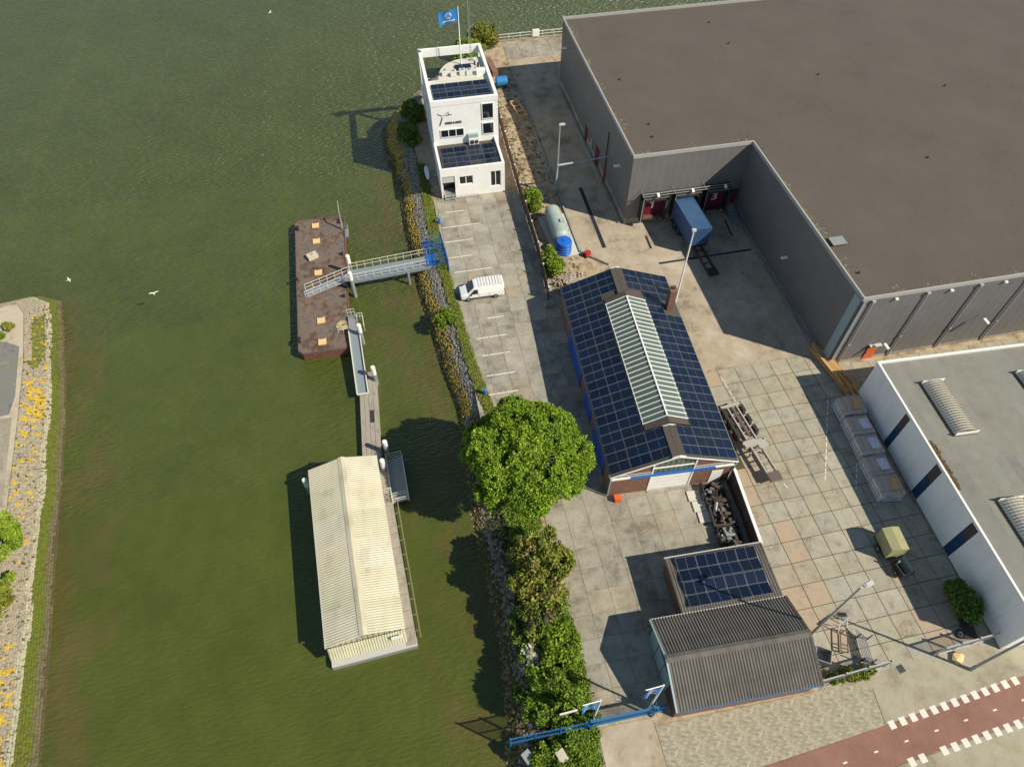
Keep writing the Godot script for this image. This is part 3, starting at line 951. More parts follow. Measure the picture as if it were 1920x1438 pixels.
	for a in [[5.3, 7.8, -73.5], [4.4, 9.6, -70.5], [4.4, 8.0, -67.67], [4.5, 7.5, -64.7], [4.8, 9.5, -62.0], [7.5, 9.4, -53.74], [5.75, 9.2, -50.9], [5.9, 9.1, -48.3], [5.95, 9.1, -45.43], [5.6, 9.0, -42.9]]:
		var x: float = a[0]
		while x < a[1]:
			var e: float = minf(a[1], x + rng.randf_range(0.7, 1.6))
			box_part("line", mk, M.mark_white, x, 0.002, a[2] - 0.06, e, 0.008, a[2] + 0.06)
			x = e + rng.randf_range(0.03, 0.12)
	mk = Node3D.new()
	put(mk, "yard_marking", self)
	tag(mk, "worn white dashed lines painted across the goods yard slabs", "", "", "structure")
	for a in [[Vector2(30.6, -40.4), Vector2(31.0, -36.8), 4], [Vector2(31.7, -27.0), Vector2(31.9, -26.2), 1], [Vector2(40.55, -35.4), Vector2(35.7, -26.3), 13], [Vector2(39.75, -27.7), Vector2(38.1, -24.8), 5]]:
		for k in a[2]:
			var p: Vector2 = a[0].lerp(a[1], (k + 0.1) / a[2])
			var q: Vector2 = a[0].lerp(a[1], (k + 0.75) / a[2])
			var bb := MB.new()
			bb.bar(Vector3(p.x, 0.007, p.y), Vector3(q.x, 0.007, q.y), 0.1, 0.006)
			obj("dash", bb, M.mark_white, mk)
	# drains and kerbs
	for a in [["slot_drain", "long dark drain grate along the lane beside the warehouse", Vector3(24.1, 0.004, -75.1), Vector3(24.0, 0.004, -62.7), 0.5], ["slot_drain", "dark drain grate crossing the loading yard behind the container", Vector3(29.8, 0.004, -58.6), Vector3(42.0, 0.004, -58.75), 0.3], ["slot_drain", "short dark drain in the concrete before dock one", Vector3(29.8, 0.004, -63.8), Vector3(29.7, 0.004, -61.4), 0.28], ["slot_drain", "short dark drain beside the dock steps", Vector3(40.85, 0.004, -64.8), Vector3(40.6, 0.004, -61.7), 0.2]]:
		var o := thing(a[0], a[1], "drain", a[2])
		var bb := MB.new()
		bb.bar(Vector3.ZERO, a[3] - a[2], a[4], 0.012)
		obj("grate", bb, M.black, o)
		var fr := MB.new()
		var d: Vector3 = (a[3] - a[2]).normalized().cross(Vector3.UP) * (a[4] * 0.5 + 0.03)
		fr.bar(d, a[3] - a[2] + d, 0.06, 0.02); fr.bar(-d, a[3] - a[2] - d, 0.06, 0.02)
		obj("frame", fr, M.galv_dull, o)
	for a in [["kerb", "pale concrete kerb along the left warehouse wall", Vector3(27.2, 0, -100), Vector3(27.2, 0, -66.9), 0.35, 0.2], ["kerb", "pale concrete kerb along the shaded inner warehouse wall", Vector3(42.1, 0, -65.6), Vector3(42.15, 0, -42), 0.35, 0.2], ["kerb", "concrete kerb between the weedy strip and the lane", Vector3(20.8, 0, -104), Vector3(20.8, 0, -62.4), 0.22, 0.22], ["kerb", "slanting concrete kerb behind the solar shed", Vector3(20.95, 0, -62.3), Vector3(23.7, 0, -59.6), 0.22, 0.22], ["kerb", "concrete kerb between parking bays and grass strip", Vector3(4.12, 0, -76.2), Vector3(4.16, 0, -64), 0.18, 0.12], ["kerb", "slanting concrete kerb between lower parking bays and grass", Vector3(4.16, 0, -63.9), Vector3(5.25, 0, -43), 0.18, 0.12]]:
		var bb := MB.new()
		bb.bar(a[2] + Vector3(0, a[5] / 2 - 0.05, 0), a[3] + Vector3(0, a[5] / 2 - 0.05, 0), a[4], a[5] + 0.1)
		struct(a[0], bb, M.park1, a[1])
	# quay edge with white rail
	b = MB.new()
	b.bx(20.2, -3.5, -117.45, 120, 0.12, -117.0)
	struct("quay_wall", b, M.park3, "concrete quay wall behind the warehouse")

# ------------------------------------------------------------------ warehouse
func ribbed(parent: Node, called: String, a: Vector3, c: Vector3, h: float, out: Vector3, m: Material):
	var b := MB.new()
	b.corr(a, c - a, Vector3(0, h, 0), out, 1.0, 0.008, false)
	return obj(called, b, m, parent)

func warehouse():
	var o := thing("warehouse", "huge dark grey warehouse with flat brown roof and an inset loading corner", "warehouse", Vector3(27.7, 0, -39.75))
	var H := 10.2
	var x1 := 14.95   # inner corner, local
	var z1 := -26.85
	var xe := 85.0
	var zb := -62.3
	# core walls
	var b := MB.new()
	b.prism(PackedVector2Array([Vector2(0.06, z1 - 0.06), Vector2(x1 + 0.06, z1 - 0.06), Vector2(x1 + 0.06, -0.06), Vector2(xe, -0.06), Vector2(xe, zb), Vector2(0.06, zb)]), -0.1, H - 0.35)
	obj("roof", b, M.gravel_roof, o)
	ribbed(o, "wall", Vector3(0, 0.9, zb), Vector3(0, 0.9, z1), H - 0.9, Vector3.LEFT, M.cladding)
	ribbed(o, "wall", Vector3(0, 0.9, z1), Vector3(x1, 0.9, z1), H - 0.9, Vector3.BACK, M.cladding)
	ribbed(o, "wall", Vector3(x1, 0.3, z1), Vector3(x1, 0.3, 0), H - 0.3, Vector3.LEFT, M.cladding)
	ribbed(o, "wall", Vector3(x1, 0.3, 0), Vector3(xe, 0.3, 0), H - 0.3, Vector3.BACK, M.cladding)
	box_part("plinth", o, M.park1, -0.02, 0, zb, 0.05, 0.9, z1)
	box_part("plinth", o, M.park1, 0.0, 0, z1 - 0.05, x1, 0.9, z1 + 0.04)
	box_part("plinth", o, M.park1, x1 - 0.04, 0, z1, x1 + 0.05, 0.3, 0.04)
	box_part("plinth", o, M.park1, x1 + 0.06, 0, -0.05, xe, 0.3, 0.05)
	var t := 0.1
	for a in [[-0.08, zb - 0.08, t, z1 + 0.08], [t, z1 - t, x1 - 0.08, z1 + 0.08], [x1 - 0.08, z1 - t, x1 + t, 0.08], [x1 + t, -t, xe, 0.08], [t, zb - 0.08, xe, zb + t]]:
		box_part("parapet", o, M.parapet, a[0], H - 0.4, a[1], a[2], H + 0.04, a[3])
	# pale corner post and downpipes on the front
	box_part("corner_trim", o, M.pale_trim, x1 - 0.12, 0.3, -1.2, x1 - 0.06, H - 0.45, -0.15)
	box_part("corner_trim", o, M.galv_dull, x1 + 0.1, 0.3, 0.06, x1 + 0.45, H - 0.45, 0.12)
	for x in [16.1, 22.0, 27.8, 33.4, 39.2]:
		var p := cyl_part("downpipe", o, M.galv, Vector3(x, 0.1, 0.18), Vector3(x, H - 0.55, 0.18), 0.09, 8)
		box_part("hopper", p, M.galv, x - 0.18, H - 0.7, 0.08, x + 0.18, H - 0.45, 0.3)
		box_part("bracket", p, M.galv, x - 0.14, 3.2, 0.08, x + 0.14, 3.3, 0.3)
	for x in [18.6, 24.6, 30.6]:
		box_part("overflow_spout", o, M.trim_white, x - 0.15, H - 0.75, 0.05, x + 0.15, H - 0.6, 0.3)
	var d := box_part("door", o, M.orange, 18.95, 0.05, 0.05, 20.1, 2.3, 0.12)
	tag(d, "orange red door in the warehouse front", "")
	box_part("door_handle", d, M.galv, 19.05, 1.0, 0.12, 19.12, 1.2, 0.2)
	box_part("door_hood", o, M.trim, 18.85, 2.35, 0.05, 20.2, 2.42, 0.45)
	wall_lamp(o, Vector3(19.9, 3.0, 0.05), Vector3(0, 0, 1))
	wall_lamp(o, Vector3(30.6, 4.6, 0.05), Vector3(0, 0, 1))
	wall_lamp(o, Vector3(x1, 4.8, -12.0), Vector3(-1, 0, 0))
	wall_lamp(o, Vector3(0, 7.2, z1 - 2.4), Vector3(-1, 0, 0))
	wall_lamp(o, Vector3(0, 8.2, z1 - 30.0), Vector3(-1, 0, 0))
	# doors and hydrants on the shaded lane side
	for a in [["side_door", M.burgundy, -46.5, -45.4, 2.2], ["side_door", M.galv_dull, -43.6, -42.6, 2.2], ["side_door", M.burgundy, -40.9, -39.4, 2.6]]:
		box_part(a[0], o, a[1], -0.1, 0.05, a[2], -0.05, a[4], a[3])
	cyl_part("fire_pipe", o, M.red, Vector3(-0.18, 0, -36.0), Vector3(-0.18, 2.6, -36.0), 0.12, 8)
	cyl_part("fire_pipe", o, M.dark_metal, Vector3(-0.18, 2.6, -36.0), Vector3(-0.18, 7.5, -36.0), 0.08, 8)
	# roof furniture
	for p in [[3.4, -44.1], [3.5, -30.5], [3.9, -33.2], [21, -56.9], [21.4, -50.4], [16.4, -3.6], [34, -20], [45, -34], [30, -40], [52, -12]]:
		var v := MB.new()
		v.lathe(Vector3(p[0], H - 0.36, p[1]), [Vector2(0.1, 0), Vector2(0.08, 0.18), Vector2(0.14, 0.2), Vector2(0.12, 0.25), Vector2(0.02, 0.28)], 10)
		obj("roof_vent", v, M.dark_metal, o)
	var hh := box_part("roof_hatch", o, M.dark_roof, 15.7, H - 0.35, -8.9, 17.2, H - 0.1, -7.75)
	box_part("lid", hh, M.galv_dull, 15.66, H - 0.1, -8.94, 17.24, H - 0.06, -7.71)
	var g := RandomNumberGenerator.new()
	g.seed = 14
	var xs := []
	var cc := []
	for k in 2600:
		var p: Vector2
		var off := 0.15 + absf(g.randfn()) * 0.45
		match g.randi() % 4:
			0: p = Vector2(x1 + 0.2 + g.randf() * 40.0, -off)
			1: p = Vector2(x1 + off, z1 + g.randf() * -z1)
			2: p = Vector2(g.randf() * x1, z1 - off)
			3: p = Vector2(off, lerpf(zb, z1, g.randf()))
		if fmod(absf(sin(p.x * 0.31) + cos(p.y * 0.27)), 1.0) < 0.45: continue
		xs.append(Transform3D(Basis.from_euler(Vector3(g.randf(), g.randf() * TAU, 0)).scaled(Vector3(1, 0.35, 1) * g.randf_range(0.1, 0.34)), Vector3(p.x, H - 0.35, p.y)))
		cc.append([Color(0.12, 0.11, 0.045), Color(0.15, 0.115, 0.07), Color(0.11, 0.12, 0.05), Color(0.2, 0.17, 0.13)][g.randi() % 4])
	multi("roof_moss", stone_mesh(17), M.stone_inst, xs, cc, o).set_meta("kind", "stuff")
	# loading docks
	dock(o, 1.7, z1, "1", false)
	dock(o, 5.9, z1, "2", true)
	dock(o, 10.05, z1, "3", false)
	var bar := MB.new()
	bar.cyl(Vector3(1.5, 5.1, z1 + 1.0), Vector3(13.4, 5.1, z1 + 1.0), 0.05, 0.05, 8)
	bar.cyl(Vector3(1.5, 4.85, z1 + 1.15), Vector3(13.4, 4.85, z1 + 1.15), 0.04, 0.04, 8)
	for x in [1.6, 5.7, 9.7, 13.3]: bar.cyl(Vector3(x, 5.0, z1), Vector3(x, 5.0, z1 + 1.15), 0.04, 0.04, 6)
	var rail := obj("lamp_rail", bar, M.galv_dull, o)
	for x in [3.4, 7.9, 12.2]:
		var l := MB.new()
		l.box(Vector3(x, 5.05, z1 + 1.35), Vector3(0.28, 0.18, 0.5), Basis(Vector3.RIGHT, 0.5))
		obj("floodlight", l, M.trim_white, rail)
	# side door with steps down
	d = box_part("door", o, M.burgundy, 13.85, 1.2, z1 + 0.06, 14.85, 3.4, z1 + 0.13)
	for k in 6: box_part("step", o, M.grating, 13.75, 1.0 - k * 0.2, z1 + 0.5 + k * 0.42, 14.7, 1.06 - k * 0.2, z1 + 0.9 + k * 0.42)
	box_part("landing", o, M.galv_dull, 13.75, 1.1, z1 + 0.06, 14.75, 1.18, z1 + 0.5)
	for x in [13.72, 14.74]:
		var s := MB.new()
		s.bar(Vector3(x, 1.05, z1 + 0.4), Vector3(x, 0.05, z1 + 2.9), 0.05, 0.2)
		s.bar(Vector3(x, 2.05, z1 + 0.4), Vector3(x, 1.0, z1 + 2.9), 0.04, 0.04)
		for k in 3: s.cyl(Vector3(x, 1.1 - k * 0.45, z1 + 0.4 + k * 1.15), Vector3(x, 2.1 - k * 0.46, z1 + 0.4 + k * 1.15), 0.025, 0.025, 6)
		obj("handrail", s, M.galv_dull, o)

func wall_lamp(parent: Node, at: Vector3, out: Vector3):
	var b := MB.new()
	b.cyl(at, at + out * 0.9 + Vector3(0, 0.15, 0), 0.04, 0.04, 6)
	var o := obj("lamp_arm", b, M.galv_dull, parent)
	b = MB.new()
	b.xf = Transform3D(Basis(Vector3.UP, atan2(out.x, out.z)), at + out * 1.1 + Vector3(0, 0.16, 0))
	b.box(Vector3.ZERO, Vector3(0.3, 0.14, 0.75))
	obj("lamp_head", b, M.trim_white, o)

func dock(o: Node3D, x: float, z: float, num: String, shut: bool):
	var w := 3.3
	var b := MB.new()
	b.bx(x, 0.9, z, x + 0.28, 4.5, z + 1.15)
	b.bx(x + w - 0.28, 0.9, z, x + w, 4.5, z + 1.15)
	b.bx(x, 4.0, z, x + w, 4.5, z + 1.15)
	b.bx(x - 0.04, 4.5, z, x + w + 0.04, 4.56, z + 1.2)
	var s := obj("dock_shelter", b, M.dark_metal, o)
	var e := MB.new()
	e.bx(x - 0.02, 0.9, z + 1.15, x + 0.06, 4.5, z + 1.2)
	e.bx(x + 0.06, 4.42, z + 1.15, x + w, 4.52, z + 1.2)
	obj("edge_trim", e, M.galv, s)
	var dr := box_part("dock_door", o, M.burgundy, x + 0.3, 1.2, z + 0.06, x + w - 0.3, 3.95, z + 0.14)
	tag(dr, "deep red dock door numbered " + num, "")
	for k in 4: box_part("door_panel", dr, M.burgundy, x + 0.34, 1.25 + k * 0.68, z + 0.14, x + w - 0.34, 1.87 + k * 0.68, z + 0.17)
	text_part("number", dr, num, 1.5, 0.02, M.white_paint, Vector3(x + w / 2, 2.75, z + 0.19))
	box_part("leveller", o, M.rust_red if num == "1" else M.dark_metal, x + 0.35, 0.95, z + 0.06, x + w - 0.35, 1.18, z + 0.75)
	for k in [0.5, w - 0.9]: box_part("bumper", o, M.rubber, x + k, 0.5, z + 0.05, x + k + 0.4, 1.1, z + 0.45)

# ------------------------------------------------------------------ white hall
func white_hall():
	var o := thing("white_hall", "low white hall with dark blue window stripes and a grey bitumen roof", "hall", Vector3(43.68, 0, -35.25), -2.6)
	var H := 5.5
	var D := 26.3
	var xe := 40.0
	var b := MB.new()
	b.prism(PackedVector2Array([Vector2(0.08, 0.08), Vector2(xe, 0.08), Vector2(xe, D - 0.08), Vector2(0.08, D - 0.08)]), 0, H - 0.2)
	obj("roof", b, M.bitumen, o)
	# left wall in bays between stripes
	var cuts := [[6.0, 6.75], [11.55, 12.45], [17.3, 18.2]]
	var z := 0.0
	for c in cuts + [[D, D]]:
		var n := maxi(1, int((c[0] - z) / 1.9 + 0.5))
		for k in n:
			var za: float = lerpf(z, c[0], float(k) / n)
			var zb: float = lerpf(z, c[0], float(k + 1) / n)
			box_part("wall_panel", o, M.white_wall, 0, 0.15, za + 0.006, 0.08, H - 0.05, zb - 0.006)
		if c[0] < D:
			box_part("stripe_panel", o, M.navy, 0.02, 0.1, c[0], 0.08, 3.2, c[1])
			box_part("stripe_window", o, M.spandrel, 0.015, 3.2, c[0], 0.08, H - 0.05, c[1])
			for q in [c[0], c[1] - 0.05]: box_part("stripe_edge", o, M.navy, -0.02, 0.1, q, 0.08, H - 0.05, q + 0.05)
		z = c[1]
	box_part("wall_panel", o, M.white_wall, 0.08, 0.1, D - 0.08, xe, H - 0.05, D)
	box_part("wall_panel", o, M.white_wall, 0.08, 0.1, 0, xe, H - 0.05, 0.08)
	box_part("plinth", o, M.park3, -0.03, 0, 0, 0.08, 0.15, D)
	for a in [[-0.06, -0.06, 0.14, D + 0.06], [0.14, -0.06, xe, 0.14], [0.14, D - 0.14, xe, D + 0.06]]:
		box_part("roof_trim", o, M.trim_white, a[0], H - 0.25, a[1], a[2], H + 0.06, a[3])
	# roofing strips, lapped
	var nst := 26
	for k in nst:
		for half in 2:
			var x := 0.16 + k * 1.0
			var za := 0.16 if half == 0 else 11.85
			var zb := 11.75 if half == 0 else D - 0.16
			var st := MB.new()
			st.quad(Vector3(x, H - 0.195, zb), Vector3(x + 1.06, H - 0.168, zb), Vector3(x + 1.06, H - 0.168, za), Vector3(x, H - 0.195, za))
			st.quad(Vector3(x + 1.06, H - 0.168, zb), Vector3(x + 1.06, H - 0.2, zb), Vector3(x + 1.06, H - 0.2, za), Vector3(x + 1.06, H - 0.168, za))
			obj("roofing_strip", st, [M.bitumen, M.bitumen1, M.bitumen2][rng.randi() % 3], o)
	# barrel rooflights
	for a in [[2.9, 3.1], [12.6, 3.3], [2.95, 15.9], [12.6, 16.2], [22.4, 3.3]]:
		var fr := box_part("rooflight", o, M.dark_roof, a[0], H - 0.2, a[1], a[0] + 2.3, H - 0.02, a[1] + 6.1)
		var n := 22
		for k in n:
			var sh := MB.new()
			var seg := 8
			var zc: float = a[1] + 0.04 + k * 6.0 / n
			for i in seg:
				var p := []
				for e in [i, i + 1]:
					var an: float = PI * (0.15 + 0.7 * e / seg)
					p.append(Vector2(-cos(an) * 1.26, sin(an) * 0.95 - 0.42))
				var x0: float = a[0] + 1.15
				for part in [[0.0, 0.075, 0.075, 0.16], [0.16, 0.075, 0.0, 0.27]]:
					sh.quad(Vector3(x0 + p[0].x, H + p[0].y + part[1] - 0.0375, zc + part[3]), Vector3(x0 + p[1].x, H + p[1].y + part[1] - 0.0375, zc + part[3]), Vector3(x0 + p[1].x, H + p[1].y + part[2] * 0.5 - 0.0375, zc + part[0]), Vector3(x0 + p[0].x, H + p[0].y + part[2] * 0.5 - 0.0375, zc + part[0]))
			obj("shell", sh, M.skylight_shell, fr)
		for e in [a[1], a[1] + 6.05]: box_part("end_cap", fr, M.trim_white, a[0] + 0.02, H - 0.02, e, a[0] + 2.28, H + 0.38, e + 0.05)
	# moss in the gutter
	var g := RandomNumberGenerator.new()
	g.seed = 4
	var xs := []
	var cc := []
	for k in 420:
		var zz := g.randf_range(9.4, 14.3)
		xs.append(Transform3D(Basis.from_euler(Vector3(g.randf(), g.randf() * TAU, g.randf())).scaled(Vector3.ONE * g.randf_range(0.12, 0.3)), Vector3(0.2 + absf(g.randfn()) * 0.2, H - 0.12, zz)))
		cc.append([Color(0.12, 0.055, 0.03), Color(0.09, 0.085, 0.03), Color(0.16, 0.09, 0.045)][g.randi() % 3])
	multi("gutter_moss", stone_mesh(9), M.stone_inst, xs, cc, o).set_meta("kind", "stuff")

# ------------------------------------------------------------------ shed with the big solar roof
func solar_shed():
	var o := thing("solar_shed", "brick gabled shed covered with solar panels around a glazed ridge lantern", "shed", Vector3(20.62, 0, -28.65), -3.0)
	var L := 24.4
	var hw := 5.85
	var E := 3.62
	var R := 5.9
	var sl := (R - E) / 6.05
	# walls
	box_part("wall", o, M.brick, -hw, 0, -L + 0.1, -hw + 0.25, E + 0.05, -0.1)
	box_part("wall", o, M.brick, hw - 0.25, 0, -L + 0.1, hw, E + 0.05, -0.1)
	var gb := MB.new()
	for zz in [-L + 0.1, -L + 0.35]:
		var q := [Vector3(-hw, 0, zz), Vector3(hw, 0, zz), Vector3(hw, E, zz), Vector3(0, R - 0.1, zz), Vector3(-hw, E, zz)]
		for k in 3: gb.tri(q[0], q[k + 1], q[k + 2])
	obj("gable_wall", gb, M.brick, o)
	box_part("gable_wall", o, M.brick, -hw, 0, -0.25, -2.05, 3.0, -0.02)
	box_part("gable_wall", o, M.brick, 2.0, 0, -0.25, hw, 3.0, -0.02)
	for s in [-1, 1]:
		var tb := MB.new()
		var yb := 3.52
		var p := [Vector3(s * 2.05, yb, -0.04), Vector3(s * hw, yb, -0.04), Vector3(s * hw, E + 0.08, -0.04), Vector3(s * 2.05, R - 2.05 * sl - 0.12, -0.04)]
		if s > 0: tb.quad(p[0], p[1], p[2], p[3])
		else: tb.quad(p[3], p[2], p[1], p[0])
		obj("gable_wall", tb, M.brick, o)
		# strip windows over the lintel
		var n := 5
		for k in n:
			var xa: float = lerpf(2.15, hw - 0.1, float(k) / n)
			var xb: float = lerpf(2.15, hw - 0.1, float(k + 1) / n)
			window_z(o, "window", minf(s * xa, s * xb) + 0.07, 3.2, maxf(s * xa, s * xb) - 0.07, 3.44, -0.06, 1, M.trim)
	# central glazing under the ridge
	var fr := MB.new()
	for x in [-2.05, 1.95]: fr.bx(x - 0.07, 0, -0.1, x + 0.07, R - absf(x) * sl - 0.15, 0.04)
	fr.bx(-1.98, 4.02, -0.08, 1.88, 4.1, 0.03)
	var gz := obj("gable_window", fr, M.trim_white, o)
	for k in 8:
		var xa := lerpf(-1.98, 1.88, k / 8.0) + 0.03
		var xb := lerpf(-1.98, 1.88, (k + 1) / 8.0) - 0.03
		for r in 2:
			var ya := 3.15 if r == 0 else 4.12
			var yb := 4.0 if r == 0 else R - maxf(absf(xa), absf(xb)) * sl - 0.22
			box_part("pane", gz, M.gable_glass, xa, ya, -0.07, xb, yb, -0.05)
	box_part("gable_backing", o, M.dark_roof, -2.0, 3.0, -0.2, 1.9, R - 2.05 * sl - 0.2, -0.12)
	# lintel: blue in the middle, white at the ends
	box_part("lintel", o, M.blue_paint, -4.05, 2.86, -0.04, 4.0, 3.12, 0.14)
	box_part("lintel", o, M.trim_white, -hw, 2.9, -0.04, -4.05, 3.1, 0.1)
	box_part("lintel", o, M.trim_white, 4.0, 2.9, -0.04, hw, 3.1, 0.1)
	var d := box_part("sliding_door", o, M.white_gloss, -1.98, 0.05, -0.12, 1.88, 2.86, -0.04)
	for k in 5: box_part("door_panel", d, M.white_gloss, -1.95, 0.08 + k * 0.555, -0.04, 1.85, 0.6 + k * 0.555, -0.015)
	box_part("side_door", o, M.white_paint, 3.9, 0.05, -0.03, 5.0, 2.2, 0.03)
	box_part("threshold", o, M.park1, -2.1, 0, -0.02, 2.0, 0.06, 0.25)
	# left side: blue doors
	for a in [[-19.2, -13.0], [-11.2, -8.2], [-6.8, -2.2]]:
		var n := int((a[1] - a[0]) / 1.5)
		var bd := MB.new()
		bd.bx(-hw - 0.12, 3.2, a[0] - 0.2, -hw, 3.4, a[1] + 0.2)
		var tr := obj("door_track", bd, M.blue_paint, o)
		for k in n: box_part("blue_door", tr, M.blue_door, -hw - 0.09, 0.08, lerpf(a[0], a[1], float(k) / n) + 0.02, -hw - 0.02, 3.2, lerpf(a[0], a[1], float(k + 1) / n) - 0.02)
	# roof deck with the opening for the lantern
	for s in [-1, 1]:
		var u := Vector3(s * 6.05, E, 0)
		for a in [[6.05, 2.15, 0.12, -L - 0.1, true], [2.15, 0.0, 0.12, -3.35, false], [2.15, 0.0, -20.3, -L - 0.1, false]]:
			var rb := MB.new()
			var y0: float = R - a[0] * sl
			var y1: float = R - a[1] * sl
			var A := Vector3(s * a[0], y0, a[2])
			var B := Vector3(s * a[1], y1, a[2])
			var C := Vector3(s * a[1], y1, a[3])
			var D := Vector3(s * a[0], y0, a[3])
			var dn := Vector3(0, -0.12, 0)
			if s < 0:
				rb.quad(A, B, C, D); rb.quad(D + dn, C + dn, B + dn, A + dn); rb.quad(A + dn, B + dn, B, A); rb.quad(D, C, C + dn, D + dn); rb.quad(A, D, D + dn, A + dn)
			else:
				rb.quad(D, C, B, A); rb.quad(A + dn, B + dn, C + dn, D + dn); rb.quad(A, B, B + dn, A + dn); rb.quad(D + dn, C + dn, C, D); rb.quad(A + dn, D + dn, D, A)
			obj("roof_deck", rb, M.dark_roof, o)
		box_part("gutter", o, M.galv_dull, s * 6.05 - 0.07, E - 0.12, -L, s * 6.05 + 0.07, E + 0.0, 0.1)
		cyl_part("downpipe", o, M.pale_trim, Vector3(s * (hw + 0.1), 0, 0.06), Vector3(s * (hw + 0.1), E - 0.1, 0.06), 0.07, 8)
		# white verge trims
		var vb := MB.new()
		vb.bar(Vector3(s * 6.05, E - 0.06, 0.14), Vector3(0, R - 0.06, 0.14), 0.06, 0.14)
		obj("verge", vb, M.trim_white, o)
	# ridge caps
	for a in [[0.1, -3.3], [-20.35, -24.4]]:
		var rc := MB.new()
		for s in [-1, 1]:
			rc.bar(Vector3(s * 0.32, R - 0.05, a[0]), Vector3(s * 0.32, R - 0.05, a[1]), 0.62, 0.05)
		obj("ridge_cap", rc, M.dark_roof, o)
		for z in [a[0], a[1]]:
			var wc := MB.new()
			for s in [-1, 1]: wc.bar(Vector3(s * 0.66, R - 0.1, z), Vector3(0, R + 0.1, z), 0.08, 0.06)
			obj("cap_edge", wc, M.trim_white, o)
	# solar panels, lapped in rows of three from eave to ridge
	var ams := [pv_mesh(1.98, 1.03), pv_mesh(1.98, 1.03, 1), pv_mesh(1.98, 1.03, 2)]
	var ang := atan(sl)
	for s in [-1, 1]:
		for r in 23:
			for k in 3:
				if k == 2 and r > 2 and r < 20: continue
				if s > 0 and k == 0 and (r == 17 or r == 18): continue
				var dist := 1.02 + k * 2.005
				var x := 6.02 - dist * cos(ang)
				var y := E + 0.1 + dist * sin(ang)
				use("solar_panel", ams[rng.randi() % 3], null, o, Vector3(s * x, y, -0.62 - r * 1.055), Basis(Vector3.BACK, -ang * s + rng.randf_range(-0.006, 0.006)) * Basis(Vector3.RIGHT, rng.randf_range(-0.006, 0.006)))
	# glazed lantern over the ridge
	var la := MB.new()
	var x0 := 2.1
	var yl := R - x0 * sl + 0.22
	var yr := R + 0.42
	var za := -4.1
	var zb := -19.6
	for s in [-1, 1]:
		la.bx(s * x0 - 0.04, yl - 0.35, zb, s * x0 + 0.04, yl, za)
	la.bx(-0.07, yr - 0.03, zb, 0.07, yr + 0.06, za)
	var lan := obj("ridge_lantern", la, M.trim_white, o)
	for e in [[za, -3.35], [-20.3, zb]]:
		for s in [-1, 1]:
			var en := MB.new()
			var A := Vector3(0, yr, e[0])
			var B := Vector3(s * x0, yl, e[0])
			var C := Vector3(s * x0, yl, e[1])
			var D := Vector3(0, yr, e[1])
			if s < 0: en.quad(B, A, D, C)
			else: en.quad(A, B, C, D)
			en.bx(s * x0 - 0.03, yl - 0.4, e[1], s * x0 + 0.03, yl - 0.01, e[0])
			obj("lantern_end", en, M.dark_roof, lan)
	for zz in [za + 0.7, zb - 0.7]:
		var tr := MB.new()
		tr.tri(Vector3(-x0, yl - 0.3, zz), Vector3(x0, yl - 0.3, zz), Vector3(0, yr, zz))
		obj("lantern_end", tr, M.dark_roof, lan)
	var nb := 26
	for k in nb + 1:
		var z := lerpf(za, zb, float(k) / nb)
		for s in [-1, 1]:
			var br := MB.new()
			br.bar(Vector3(s * (x0 + 0.1), yl - 0.0, z), Vector3(0, yr + 0.01, z), 0.07, 0.07)
			obj("glazing_bar", br, M.trim_white, lan)
			if k < nb:
				var z2 := lerpf(za, zb, float(k + 1) / nb)
				var pn := MB.new()
				var A := Vector3(0, yr, z - 0.03)
				var B := Vector3(s * x0, yl, z - 0.03)
				var C := Vector3(s * x0, yl, z2 + 0.03)
				var D := Vector3(0, yr, z2 + 0.03)
				if s < 0: pn.quad(D, C, B, A)
				else: pn.quad(A, B, C, D)
				obj("pane", pn, M.roof_glass, lan)
	# chimney
	var ch := MB.new()
	ch.bx(4.5, 3.9, -19.5, 5.15, 7.0, -18.75)
	var cho := obj("chimney", ch, M.brick, o)
	box_part("chimney_cap", cho, M.cap_brick, 4.44, 7.0, -19.56, 5.21, 7.18, -18.69)
	box_part("chimney_pot", cho, M.dark_metal, 4.65, 7.18, -19.3, 5.0, 7.32, -18.95)
	# low white-topped wall running on from the corner
	var w := thing("yard_wall", "dark plastered yard wall with pale coping between shed and goods yard", "wall", Vector3(26.75, 0, -28.4), -4.5)
	box_part("wall", w, M.fence_brown, -0.12, 0, 0.05, 0.12, 2.0, 7.6)
	for k in 8: box_part("coping", w, M.trim_white, -0.14, 2.0, k * 0.955 + 0.01, 0.14, 2.07, (k + 1) * 0.955 - 0.01)

